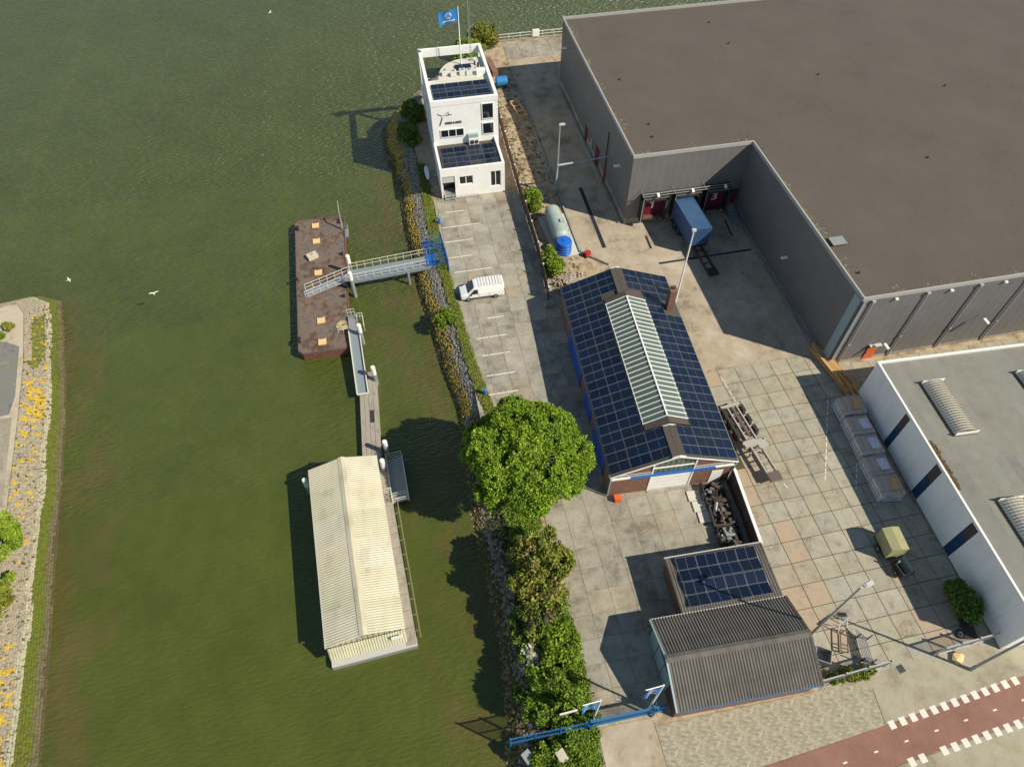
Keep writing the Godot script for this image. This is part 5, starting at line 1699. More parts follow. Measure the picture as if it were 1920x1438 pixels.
func chassis(o: Node3D, L: float, axles: Array, m: Material, rear_w: float):
	# runs along local z, rear at z = 0, coupling at z = L
	var b := MB.new()
	for s in [-0.5, 0.5]:
		b.bx(s - 0.07, 0.95, 0.0, s + 0.07, 1.02, L)
		b.bx(s - 0.02, 0.72, 0.0, s + 0.02, 0.95, L)
		b.bx(s - 0.07, 0.66, 0.0, s + 0.07, 0.72, L)
	obj("main_beam", b, m, o)
	var n := int(L / 1.1)
	for k in n + 1: box_part("cross_member", o, m, -0.48, 0.78, k * L / n - 0.05, 0.48, 0.92, k * L / n + 0.05)
	for z in [0.15, L * 0.52]:
		box_part("bolster", o, m, -rear_w, 0.9, z - 0.14, rear_w, 1.1, z + 0.14)
		for s in [-rear_w, rear_w]: box_part("twist_lock", o, M.steel_light, s - 0.1, 1.1, z - 0.1, s + 0.1, 1.24, z + 0.1)
	for z in axles:
		cyl_part("axle", o, M.dark_metal, Vector3(-1.1, 0.5, z), Vector3(1.1, 0.5, z), 0.08, 8)
		for s in [-1, 1]: wheel(o, Vector3(s * 1.0, 0.52, z), 0.52, 0.36, M.steel_brown, 0.0)
	for z in axles:
		for s in [-1, 1]: box_part("mudguard", o, M.dark_metal, s * 1.2 - 0.04, 1.06, z - 0.45, s * 0.82, 1.1, z + 0.45)
	for s in [-0.8, 0.8]: box_part("landing_leg", o, m, s - 0.07, 0.05, L * 0.62, s + 0.07, 0.9, L * 0.62 + 0.14)
	box_part("bumper_bar", o, m, -1.15, 0.5, -0.1, 1.15, 0.62, 0.0)

func vehicles():
	van()
	var t := thing("container_trailer", "rusty skeletal container trailer with three axles beside the solar shed", "trailer", Vector3(29.75, 0, -36.1), 6.0)
	chassis(t, 9.2, [0.75, 2.05, 3.35], M.steel_light, 1.15)
	box_part("tool_box", t, M.steel_light, -1.1, 0.75, 4.5, 0.3, 1.15, 5.2)
	box_part("air_tank", t, M.steel_brown, -0.12, 0.8, 0.4, 0.2, 0.98, 3.9)
	box_part("valve_plate", t, M.steel_light, 0.2, 0.8, 4.7, 1.2, 1.12, 5.6)
	box_part("coupling_plate", t, M.steel_brown, -0.62, 0.98, 8.3, 0.62, 1.05, 9.3)
	var c := thing("dock_trailer", "black skeletal trailer under the blue container at dock two", "trailer", Vector3(34.8, 0, -65.5), 2.0)
	chassis(c, 11.0, [0.9, 2.2], M.dark_metal, 1.15)
	box_part("coupling_plate", c, M.black, -0.62, 0.98, 9.9, 0.62, 1.06, 11.1)
	var k := thing("shipping_container", "blue shipping container backed up to the middle loading dock", "container", Vector3(34.8, 1.22, -65.55), 2.0)
	var w := 1.22
	var L := 6.06
	for s in [-1, 1]:
		var b := MB.new()
		b.corr(Vector3(s * (w - 0.04), 0.14, 0.1), Vector3(0, 0, L - 0.2), Vector3(0, 2.35, 0), Vector3(s, 0, 0), 0.28, 0.036, false)
		obj("side_wall", b, M.container_blue, k)
	var fb := MB.new()
	fb.corr(Vector3(-w + 0.1, 0.14, L - 0.04), Vector3(2 * w - 0.2, 0, 0), Vector3(0, 2.35, 0), Vector3(0, 0, 1), 0.28, 0.04, false)
	obj("front_wall", fb, M.container_blue, k)
	box_part("back_wall", k, M.container_blue, -w + 0.1, 0.14, 0.02, w - 0.1, 2.45, 0.06)
	box_part("roof_panel", k, M.container_blue, -w + 0.06, 2.5, 0.08, w - 0.06, 2.56, L - 0.08)
	box_part("floor", k, M.dark_metal, -w + 0.05, 0.0, 0.05, w - 0.05, 0.14, L - 0.05)
	var fr := MB.new()
	for s in [-1, 1]:
		for z in [0.08, L - 0.08]: fr.box(Vector3(s * (w - 0.08), 1.295, z), Vector3(0.16, 2.59, 0.16))
		fr.box(Vector3(s * (w - 0.04), 2.54, L / 2), Vector3(0.08, 0.1, L - 0.32))
		fr.box(Vector3(s * (w - 0.04), 0.06, L / 2), Vector3(0.08, 0.12, L - 0.32))
	for z in [0.05, L - 0.05]: fr.box(Vector3(0, 2.54, z), Vector3(2 * w - 0.32, 0.1, 0.1))
	obj("corner_frame", fr, M.container_blue, k)

# ------------------------------------------------------------------ goods in the yard
func yard_goods():
	var t := thing("timber_bundle", "long bundle of yellow brown timber beams by the warehouse corner", "timber", Vector3(42.25, 0, -42.0), 8.0)
	for r in 4:
		for k in 8:
			var lo := rng.randf_range(-0.6, 0.3) if r < 3 else rng.randf_range(-0.2, 2.5)
			var hi := 7.0 + rng.randf_range(-0.8, 0.4) if r < 3 else rng.randf_range(3.5, 6.6)
			var dx := rng.randf_range(-0.015, 0.015)
			box_part("beam", t, [M.timber, M.timber1, M.timber2][rng.randi() % 3], -0.64 + k * 0.16 + dx, 0.12 + r * 0.17, lo, -0.51 + k * 0.16 + dx, 0.26 + r * 0.17, hi)
	box_part("bearer", t, M.timber, -0.7, 0, 1.2, 0.7, 0.12, 1.35)
	box_part("bearer", t, M.timber, -0.7, 0, 5.4, 0.7, 0.12, 5.55)
	# stacked plank packs along the hall
	var words := ["far end of the row beside the timber beams", "second from the timber beams in the row", "third from the timber beams in the row", "fourth from the timber beams in the row", "near end of the row along the white hall"]
	for i in 5:
		var z := -33.3 + i * 2.27
		var p := thing("plank_stack", "strapped stack of grey weathered planks, " + words[i], "planks", Vector3(41.55 - i * 0.22, 0, z), -4.0 + rng.randf_range(-1.5, 1.5), "plank stacks along the white hall")
		var wdt := 1.15
		var layers: int = [7, 6, 6, 5, 6][i]
		var tp := layers * 0.21 + 0.1
		for l in layers:
			var lm: Material = M.plank_brown if l == layers - 1 else (M.plank_grey if l % 2 == 0 else M.plank_dark)
			var nn := 5
			for q in nn:
				box_part("plank", p, lm, -wdt + q * 0.46 + rng.randf_range(-0.02, 0.02), 0.1 + l * 0.21, -1.08 + rng.randf_range(-0.06, 0.04), -wdt + 0.44 + q * 0.46, 0.29 + l * 0.21, 1.05 + rng.randf_range(-0.05, 0.06))
		for zz in [-1.0, 0.6]:
			box_part("bearer", p, M.timber, -wdt, 0, zz, wdt, 0.1, zz + 0.1)
			var s := MB.new()
			s.bx(-wdt - 0.02, tp, zz, wdt + 0.02, tp + 0.015, zz + 0.06)
			s.bx(-wdt - 0.03, 0.1, zz, -wdt - 0.015, tp + 0.015, zz + 0.06)
			obj("strap", s, M.plank_dark, p)
		box_part("top_board", p, M.timber if i in [0, 4] else M.plank_grey, 0.0, tp + 0.02, -0.6, 0.85, tp + 0.14, 0.6)
	# tarpaulin trailer and small engine set
	var y := thing("covered_trailer", "olive yellow tarpaulin box trailer parked near the white hall", "trailer", Vector3(37.85, 0, -18.9), -5.0)
	var b := MB.new()
	b.bx(-0.75, 0.55, -1.05, 0.75, 2.1, 1.05)
	obj("cover", b, M.tarpaulin, y)
	b = MB.new()
	b.quad(Vector3(-0.78, 2.1, 1.08), Vector3(0, 2.26, 1.08), Vector3(0, 2.26, -1.08), Vector3(-0.78, 2.1, -1.08))
	b.quad(Vector3(0, 2.26, 1.08), Vector3(0.78, 2.1, 1.08), Vector3(0.78, 2.1, -1.08), Vector3(0, 2.26, -1.08))
	b.tri(Vector3(-0.78, 2.1, 1.08), Vector3(0.78, 2.1, 1.08), Vector3(0, 2.26, 1.08))
	obj("cover_top", b, M.tarpaulin, y)
	box_part("frame", y, M.dark_metal, -0.8, 0.42, -1.1, 0.8, 0.55, 1.1)
	for s in [-1, 1]: wheel(y, Vector3(s * 0.88, 0.33, 0.1), 0.33, 0.2, M.galv, 0)
	var e := thing("compressor", "small dark compressor with teal hood beside the covered trailer", "compressor", Vector3(38.0, 0, -16.75), 8.0)
	b = MB.new()
	b.bx(-0.6, 0.35, -0.7, 0.6, 0.95, 0.7)
	obj("body", b, M.black, e)
	b = MB.new()
	b.xf = Transform3D(Basis(Vector3.RIGHT, PI / 2), Vector3(0, 0.95, 0))
	b.cyl(Vector3(0.1, -0.68, 0), Vector3(0.1, 0.68, 0), 0.46, 0.46, 16)
	obj("hood", b, M.teal, e)
	box_part("exhaust", e, M.galv, -0.45, 0.95, -0.5, -0.33, 1.4, -0.38)
	for s in [-1, 1]: wheel(e, Vector3(s * 0.65, 0.28, 0.1), 0.28, 0.16, M.galv_dull, 0)
	# scrap skips against the yard wall
	var lab := ["open scrap skip full of dark metal nearest the solar shed", "open scrap skip of rusty parts in the middle of the yard wall row", "open scrap skip holding machine parts nearest the flat shed"]
	for i in 3:
		var s := thing("scrap_skip", lab[i], "skip", Vector3(24.55 - i * 0.12, 0, -26.9 + i * 2.25), -6.0, "scrap skips along the yard wall")
		b = MB.new()
		b.bx(-1.0, 0.1, -1.0, 1.0, 0.2, 1.0)
		for q in [-1, 1]:
			b.bx(q * 1.0 - 0.03, 0.1, -1.0, q * 1.0 + 0.03, 0.8, 1.0)
			b.bx(-1.0, 0.1, q * 1.0 - 0.03, 1.0, 0.8, q * 1.0 + 0.03)
		obj("bin", b, [M.scrap, M.steel_brown, M.dark_metal][i], s)
		for q in 26:
			var j := MB.new()
			var pos := Vector3(rng.randf_range(-0.85, 0.85), rng.randf_range(0.3, 0.85), rng.randf_range(-0.9, 0.9))
			var rt := Basis.from_euler(Vector3(rng.randf_range(-0.5, 0.5), rng.randf() * TAU, rng.randf_range(-0.5, 0.5)))
			if q % 3 == 0:
				j.xf = Transform3D(rt, pos)
				j.cyl(Vector3(-0.4, 0, 0), Vector3(0.4, 0, 0), 0.16, 0.16, 10)
			else: j.box(pos, Vector3(rng.randf_range(0.3, 0.9), rng.randf_range(0.08, 0.3), rng.randf_range(0.15, 0.45)), rt)
			obj("scrap_piece", j, [M.scrap, M.dark_metal, M.steel_brown, M.scrap, M.scrap, M.galv_dull][rng.randi() % 6], s)
	for i in 3:
		var pl := thing("concrete_plate", ["pale concrete plate by the scrap, closest to the shed door", "pale concrete plate by the scrap, middle one of three", "pale concrete plate by the scrap, farthest from the shed"][i], "plate", Vector3(22.75 + i * 0.12, 0.0, -27.3 + i * 1.15), -4.0, "pale plates beside the scrap")
		b = MB.new()
		b.bx(-0.6, 0.01, -0.54, 0.6, 0.12, 0.54)
		for k in 3: b.bx(-0.6, 0.12, -0.5 + k * 0.4, 0.6, 0.135, -0.25 + k * 0.4)
		obj("plate", b, M.roof_pale, pl)
	# gas tank
	var g := thing("gas_tank", "pale green horizontal gas tank with rounded ends on a pale concrete pad", "tank", Vector3(18.75, 0.05, -66.9), 0)
	b = MB.new()
	var prof := []
	for k in 9: prof.append(Vector2(sin(k / 8.0 * PI / 2) * 1.0, -3.1 + 0.75 * (1.0 - cos(k / 8.0 * PI / 2))))
	for k in 9: prof.append(Vector2(cos(k / 8.0 * PI / 2) * 1.0, 2.35 + 0.75 * sin(k / 8.0 * PI / 2)))
	b.xf = Transform3D(Basis(Vector3.RIGHT, PI / 2), Vector3(0, 1.3, 0))
	b.lathe(Vector3.ZERO, prof, 24)
	obj("vessel", b, M.tank, g)
	for z in [-1.6, 1.6]: box_part("saddle", g, M.park3, -0.7, 0, z - 0.15, 0.7, 0.7, z + 0.15)
	box_part("valve_box", g, M.tank, 0.2, 2.2, 0.5, 0.75, 2.5, 1.1)
	railing("guard_rail", g, Vector3(1.25, 0, 0.2), Vector3(1.25, 0, 2.4), 1.3, 3, M.pale_trim)
	var bt := thing("water_tank", "bright blue round water tank standing on the tank pad", "tank", Vector3(18.75, 0.05, -62.95))
	b = MB.new()
	b.lathe(Vector3.ZERO, [Vector2(0.95, 0), Vector2(0.95, 1.75), Vector2(0.88, 1.86), Vector2(0.2, 2.0), Vector2(0, 2.0)], 28)
	obj("vessel", b, M.tank_blue, bt)
	for k in 4:
		b = MB.new()
		b.lathe(Vector3.ZERO, [Vector2(0.95, 0.25 + k * 0.42), Vector2(0.985, 0.28 + k * 0.42), Vector2(0.985, 0.34 + k * 0.42), Vector2(0.95, 0.37 + k * 0.42)], 28)
		obj("band", b, M.tank_blue, bt)
	b = MB.new()
	b.lathe(Vector3.ZERO, [Vector2(0.26, 1.95), Vector2(0.26, 2.08), Vector2(0, 2.1)], 16)
	obj("lid", b, M.tank_blue, bt)
	var rm := thing("red_pump", "small red pump with hoses at the tank kerb", "pump", Vector3(21.5, 0, -61.7), 20)
	box_part("body", rm, M.red, -0.35, 0.15, -0.28, 0.35, 0.7, 0.28)
	box_part("base", rm, M.dark_metal, -0.45, 0.02, -0.35, 0.45, 0.15, 0.35)
	b = MB.new()
	for i in 12: b.cyl(Vector3(0.1, 0.5 + sin(i * 0.5) * 0.5, -0.3 - cos(i * 0.5) * 0.3), Vector3(0.1, 0.5 + sin((i + 1) * 0.5) * 0.5, -0.3 - cos((i + 1) * 0.5) * 0.3), 0.035, 0.035, 6)
	obj("hose", b, M.galv_dull, rm)
	# wooden crate frame and blue drum by the lane
	var cr := thing("wooden_crate", "open wooden crate frame lying beside the shaded lane", "crate", Vector3(19.55, 0, -94.8), 8)
	for z in [-2.1, -0.7, 0.75, 2.1]: box_part("slat", cr, M.timber, -0.65, 0.75, z - 0.1, 0.65, 0.85, z + 0.1)
	for x in [-0.6, 0.6]: box_part("rail", cr, M.timber, x - 0.07, 0.65, -2.2, x + 0.07, 0.75, 2.2)
	for x in [-0.6, 0.6]:
		for z in [-2.05, -0.7, 0.7, 2.05]: box_part("post", cr, M.timber, x - 0.06, 0, z - 0.06, x + 0.06, 0.65, z + 0.06)
	for z in [-2.1, 2.1]: box_part("end_board", cr, M.timber, -0.6, 0.2, z - 0.04, 0.6, 0.45, z + 0.04)
	var dm := thing("blue_drum", "light blue plastic tank lying on a stand behind the office", "tank", Vector3(18.3, 0, -102.6), 0)
	b = MB.new()
	b.xf = Transform3D(Basis(Vector3.FORWARD, PI / 2), Vector3(0, 1.0, 0))
	b.lathe(Vector3.ZERO, [Vector2(0, -0.95), Vector2(0.6, -0.92), Vector2(0.75, -0.75), Vector2(0.75, 0.75), Vector2(0.6, 0.92), Vector2(0, 0.95)], 18)
	obj("vessel", b, M.barrel_blue, dm)
	for x in [-0.6, 0.6]: box_part("stand", dm, M.dark_metal, x - 0.06, 0, -0.5, x + 0.06, 0.4, 0.5)
	var bp := thing("brick_pile", "low pile of red bricks beside the office back corner", "bricks", Vector3(17.75, 0, -108.2), 6)
	for l in 3:
		for k in 9: box_part("brick", bp, M.cap_brick, -0.45, l * 0.28, -2.4 + k * 0.52, 0.45, l * 0.28 + 0.26, -1.94 + k * 0.52)
	# bits near the corrugated shed
	var sk := thing("small_skip", "small open grey skip beside the corrugated shed", "skip", Vector3(27.65, 0, -11.2), -32)
	b = MB.new()
	b.bx(-0.6, 0.08, -0.55, 0.6, 0.16, 0.55)
	for q in [-1, 1]:
		b.bx(q * 0.6 - 0.03, 0.08, -0.55, q * 0.6 + 0.03, 1.0, 0.55)
		b.bx(-0.6, 0.08, q * 0.55 - 0.03, 0.6, 1.0, q * 0.55 + 0.03)
	obj("bin", b, M.galv_dull, sk)
	for q in [-0.5, 0.5]: box_part("fork_pocket", sk, M.dark_metal, q - 0.12, 0.0, -0.5, q + 0.12, 0.08, 0.5)
	var st := thing("steel_trestle", "white steel trestle standing in the yard near the corrugated shed", "trestle", Vector3(30.4, 0, -13.3), 20)
	for x in [-0.5, 0.5]:
		cyl_part("leg", st, M.trim_white, Vector3(x, 0, -0.4), Vector3(x, 1.1, 0), 0.04, 6)
		cyl_part("leg", st, M.trim_white, Vector3(x, 0, 0.4), Vector3(x, 1.1, 0), 0.04, 6)
	box_part("top_beam", st, M.galv, -0.7, 1.08, -0.06, 0.7, 1.18, 0.06)
	var pf := thing("pipe_frame", "rusty mauve pipe frame on the slabs between trestle and skip", "frame", Vector3(29.95, 0, -12.0), -25)
	for a in [[-0.2, -0.9, -0.2, 0.9], [0.35, -0.9, 0.35, 0.9], [-0.2, -0.9, 0.35, -0.9], [-0.2, 0.9, 0.35, 0.9], [-0.2, 0.3, 0.35, 0.3], [-0.2, 0.6, 0.35, 0.6]]:
		cyl_part("pipe", pf, M.steel_brown, Vector3(a[0], 0.5, a[1]), Vector3(a[2], 0.5, a[3]), 0.05, 6)
	for z in [-0.85, 0.85]: cyl_part("leg", pf, M.steel_brown, Vector3(0.07, 0, z), Vector3(0.07, 0.5, z), 0.05, 6)
	var gp := thing("steel_rack", "leaning rack of thin steel bars near the yard fence", "rack", Vector3(31.3, 0, -11.0), -18)
	for k in 6: cyl_part("bar", gp, M.galv_dull, Vector3(-0.4 + k * 0.13, 0.55, -1.7 + k * 0.12), Vector3(-0.2 + k * 0.13, 0.62, 1.4 - k * 0.1), 0.04, 6)
	for z in [-1.0, 0.9]:
		for x in [-0.4, 0.5]: cyl_part("post", gp, M.dark_metal, Vector3(x, 0, z), Vector3(x, 1.3, z), 0.05, 6)
		box_part("shelf_beam", gp, M.dark_metal, -0.45, 0.45, z - 0.05, 0.55, 0.53, z + 0.05)
	var ob := thing("orange_bin", "small orange box at the front corner of the solar shed", "box", Vector3(15.5, 0, -28.3), -3)
	b = MB.new()
	b.bx(-0.3, 0, -0.25, 0.3, 0.55, 0.25)
	obj("body", b, M.orange, ob)
	box_part("lid", ob, M.orange, -0.33, 0.55, -0.28, 0.33, 0.62, 0.28)

# ------------------------------------------------------------------ fences and gates
func fences():
	# brown fence between the car park and the weedy strip
	var f := thing("panel_fence", "long dark brown panel fence with white post tops beside the parking", "fence", Vector3.ZERO)
	var pts := [Vector3(16.3, 0, -98), Vector3(15.95, 0, -87), Vector3(15.65, 0, -75), Vector3(15.5, 0, -63), Vector3(15.0, 0, -55.2)]
	var posts := []
	for i in 4:
		var n := int((pts[i + 1] - pts[i]).length() / 2.0 + 0.5)
		for k in n: posts.append(pts[i].lerp(pts[i + 1], float(k) / n))
	posts.append(pts[4])
	for i in posts.size():
		var p: Vector3 = posts[i]
		var q := box_part("post", f, M.fence_brown, p.x - 0.07, 0, p.z - 0.07, p.x + 0.07, 2.1, p.z + 0.07)
		if i % 2 == 0: cyl_part("post_cap", q, M.trim_white, p + Vector3(0, 2.1, 0), p + Vector3(0, 2.28, 0), 0.09, 8)
		if i < posts.size() - 1:
			var a := p
			var c: Vector3 = posts[i + 1]
			for r in 8:
				var b := MB.new()
				b.bar(a + Vector3(0, 0.18 + r * 0.245, 0.08), c + Vector3(0, 0.18 + r * 0.245, -0.08), 0.04, 0.225)
				obj("board", b, M.fence_brown, f)
	# blue sliding gate and fence at the entrance
	var g := thing("sliding_gate", "long blue steel sliding gate across the driveway by the flags", "gate", Vector3(1.6, 0, -9.95), -0.3)
	var b := MB.new()
	b.bx(5.9, 0.25, -0.08, 12.2, 0.45, 0.08)
	b.bx(5.9, 1.75, -0.08, 12.2, 1.9, 0.08)
	obj("gate_frame", b, M.blue_gate, g)
	for k in 42: cyl_part("bar", g, M.blue_gate, Vector3(6.0 + k * 0.148, 0.4, 0), Vector3(6.0 + k * 0.148, 1.85, 0), 0.022, 5)
	for x in [6.2, 11.2]:
		b = MB.new()
		for q in [-0.2, 0.2]: b.bx(x - 0.06, 0, q - 0.06, x + 0.06, 2.1, q + 0.06)
		b.bx(x - 0.06, 2.0, -0.26, x + 0.06, 2.1, 0.26)
		obj("gate_portal", b, M.blue_gate, g)
	b = MB.new()
	for k in 6:
		var a := TAU * k / 6
		b.bar(Vector3(11.2, 2.1, 0), Vector3(11.2 + cos(a) * 0.4, 2.2, sin(a) * 0.4), 0.04, 0.04)
	obj("anti_climb_star", b, M.blue_gate, g)
	var bf := thing("bar_fence", "blue bar fence running from the gate down the bank", "fence", Vector3(1.6, 0, -9.95), -0.3)
	b = MB.new()
	b.bx(0.0, 0.15, -0.04, 5.85, 0.23, 0.04)
	b.bx(0.0, 1.7, -0.04, 5.85, 1.78, 0.04)
	obj("rail", b, M.blue_gate, bf)
	for k in 40: cyl_part("bar", bf, M.blue_gate, Vector3(0.06 + k * 0.147, -0.3 if k > 12 else -1.0, 0), Vector3(0.06 + k * 0.147, 1.9, 0), 0.022, 5)
	for x in [0.0, 1.95, 3.9, 5.85]: box_part("post", bf, M.blue_gate, x - 0.05, -1.2, -0.05, x + 0.05, 2.0, 0.05)
	var nb := thing("notice_board", "white notice board on posts in the bushes behind the gate", "sign", Vector3(6.3, 0, -10.9), 2)
	box_part("board", nb, M.white_paint, -0.7, 1.5, -0.03, 0.7, 1.95, 0.03)
	for x in [-0.6, 0.6]: cyl_part("post", nb, M.galv, Vector3(x, -0.3, 0), Vector3(x, 1.6, 0), 0.04, 6)
	# grey fences of the goods yard entrance
	for a in [["pale grey bar fence from the corrugated shed to the yard entrance", Vector3(26.3, 0, -9.25), Vector3(32.3, 0, -9.55)], ["pale grey sliding gate panel against the white hall corner", Vector3(36.9, 0, -9.6), Vector3(41.9, 0, -9.85)]]:
		var w := thing("yard_fence", a[0], "fence", a[1])
		var d: Vector3 = a[2] - a[1]
		b = MB.new()
		b.bar(Vector3(0, 0.2, 0), d + Vector3(0, 0.2, 0), 0.2, 0.16)
		b.bar(Vector3(0, 1.75, 0), d + Vector3(0, 1.75, 0), 0.1, 0.1)
		obj("rail", b, M.galv, w)
		var n := int(d.length() / 0.15)
		for k in n: cyl_part("bar", w, M.galv, d * (k + 0.5) / n + Vector3(0, 0.2, 0), d * (k + 0.5) / n + Vector3(0, 1.75, 0), 0.02, 5)
		for k in 4: box_part("post", w, M.galv, d.x * k / 3 - 0.07, 0, d.z * k / 3 - 0.07, d.x * k / 3 + 0.07, 2.0, d.z * k / 3 + 0.07)
	var qr := thing("quay_rail", "white guard rail along the quay edge behind the office", "railing", Vector3(20.3, 0.12, -117.2))
	railing("rail", qr, Vector3.ZERO, Vector3(40, 0, 0), 1.0, 21, M.rail_white, 0.06)
	box_part("life_buoy_box", qr, M.white_paint, 6.2, 0.2, -0.2, 7.4, 1.3, 0.2)

# ------------------------------------------------------------------ poles and flags
func flag_cloth(parent: Node, at: Vector3, w: float, h: float, dir: Vector3, droop: float, seed_: float):
	var b := MB.new()
	var nx := 14
	var ny := 6
	var side := dir.cross(Vector3.UP).normalized()
	var P := func(i, j):
		var u := float(i) / nx
		var v := float(j) / ny
		return at + dir * (w * u) + Vector3(0, -h * v - droop * u * u - 0.03 * sin(u * 7 + seed_), 0) + side * (0.14 * sin(u * 8.0 + v * 1.5 + seed_) * (0.25 + u))
	var W2 := MB.new()
	for i in nx:
		for j in ny:
			b.quad(P.call(i, j + 1), P.call(i + 1, j + 1), P.call(i + 1, j), P.call(i, j))
	var o := obj("flag", b, M.flag_blue, parent)
	# white ring emblem and a line of script, sewn on both faces
	for f in [-1.0, 1.0]:
		var off: Vector3 = side * 0.012 * f
		for k in 18:
			var a0 := TAU * k / 18
			var a1 := TAU * (k + 1) / 18
			var q := func(a, r): 
				var rr: float = r * minf(1.0, w / h)
				var uu: float = 0.5 + cos(a) * rr * h / w
				var vv: float = 0.4 - sin(a) * rr
				return P.call(uu * nx, vv * ny) + off
			if k % 6 != 4: W2.quad(q.call(a0, 0.2), q.call(a1, 0.2), q.call(a1, 0.26), q.call(a0, 0.26))
			if k % 3 == 0: W2.quad(q.call(a0, 0.0), q.call(a0 + 0.25, 0.15), q.call(a0 + 0.5, 0.2), q.call(a0 + 0.25, 0.08))
		for k in 8:
			var u0 := 0.18 + k * 0.08
			var hh := 0.07 if k % 3 != 0 else 0.11
			W2.quad(P.call(u0 * nx, 0.86 * ny) + off, P.call((u0 + 0.055) * nx, 0.86 * ny) + off, P.call((u0 + 0.055) * nx, (0.86 - hh) * ny) + off, P.call(u0 * nx, (0.86 - hh) * ny) + off)
	obj("flag_print", W2, M.white_paint, o)

func poles():
	var o := thing("roof_flagpole", "white flagpole with blue flag on the office roof", "flagpole", Vector3(10.9, 9.8, -92.4))
	cyl_part("pole", o, M.trim_white, Vector3.ZERO, Vector3(0, 7.6, 0), 0.1, 10, 0.06)
	flag_cloth(o, Vector3(-0.06, 7.4, 0), 2.6, 1.6, Vector3(-0.95, 0, 0.15).normalized(), 0.35, 1.0)
	for a in [["gate_flagpole", "banner pole with blue flag on the grass side of the gate", Vector3(8.28, 0, -10.4), 6.0], ["gate_flagpole", "banner pole with blue flag next to the corrugated shed", Vector3(12.75, 0, -10.3), 7.0]]:
		var g := thing(a[0], a[1], "flagpole", a[2], 0, "banner poles at the gate")
		var h: float = a[3]
		cyl_part("pole", g, M.trim_white, Vector3.ZERO, Vector3(0, h, 0), 0.09, 10, 0.06)
		cyl_part("banner_arm", g, M.trim_white, Vector3(0, h - 0.05, 0), Vector3(-1.35, h - 0.1, 0.05), 0.045, 8)
		flag_cloth(g, Vector3(-0.1, h - 0.15, 0.05), 1.25, 1.9, Vector3(-1, 0, 0.03).normalized(), 0.05, 2.5 + h)
	lamp_post("lane_lamp", "grey lamp post with cross arm beside the shaded lane", Vector3(20.58, 0, -74.5), 10.3, Vector3(0.1, 0, 0), M.galv)
	var lb := thing("height_bar", "blue grey height limit bar reaching over the lane from the lamp post", "barrier", Vector3(20.6, 0, -74.4))
	cyl_part("bar", lb, M.pale_trim, Vector3(0.1, 4.6, 0), Vector3(6.9, 4.75, -0.2), 0.09, 8)
	cyl_part("sleeve", lb, M.galv, Vector3(0, 4.5, 0), Vector3(2.0, 4.62, 0), 0.13, 8)
	cyl_part("stand", lb, M.pale_trim, Vector3(-0.3, 0, 0), Vector3(-0.05, 4.7, 0), 0.1, 8)
	lamp_post("yard_lamp", "tall thin lamp post at the corrugated shed ridge end", Vector3(27.0, 0, -12.75), 11.9, Vector3(0.5, 0, -0.1), M.steel_light)
	lamp_post("street_lamp", "street lamp post with blue band on the apron by the white hall", Vector3(39.2, 0, -8.0), 10.0, Vector3(0.9, 0, 0.2), M.galv_dull)
	var p := thing("dock_mast", "tall white mast standing behind the solar shed chimney", "pole", Vector3(28.05, 0, -49.25))
	cyl_part("pole", p, M.trim_white, Vector3.ZERO, Vector3(0, 13.2, 0), 0.12, 10, 0.07)
	box_part("top_lamp", p, M.trim, -0.2, 13.1, -0.15, 0.2, 13.35, 0.15)
	# lattice radio mast on the office roof
	var r := thing("radio_mast", "thin lattice radio mast on the office roof", "mast", Vector3(12.4, 9.8, -93.2))
	var b := MB.new()
	var leg := [Vector3(0.15, 0, 0), Vector3(-0.1, 0, 0.13), Vector3(-0.1, 0, -0.13)]
	for k in 3:
		b.cyl(leg[k], leg[k] + Vector3(0, 12, 0), 0.02, 0.02, 5)
		for q in 24: b.cyl(leg[k] + Vector3(0, q * 0.5, 0), leg[(k + 1) % 3] + Vector3(0, q * 0.5 + 0.5, 0), 0.012, 0.012, 4, false)
	obj("lattice", b, M.galv, r)
	box_part("foot", r, M.galv_dull, -0.3, 0, -0.3, 0.3, 0.06, 0.3)

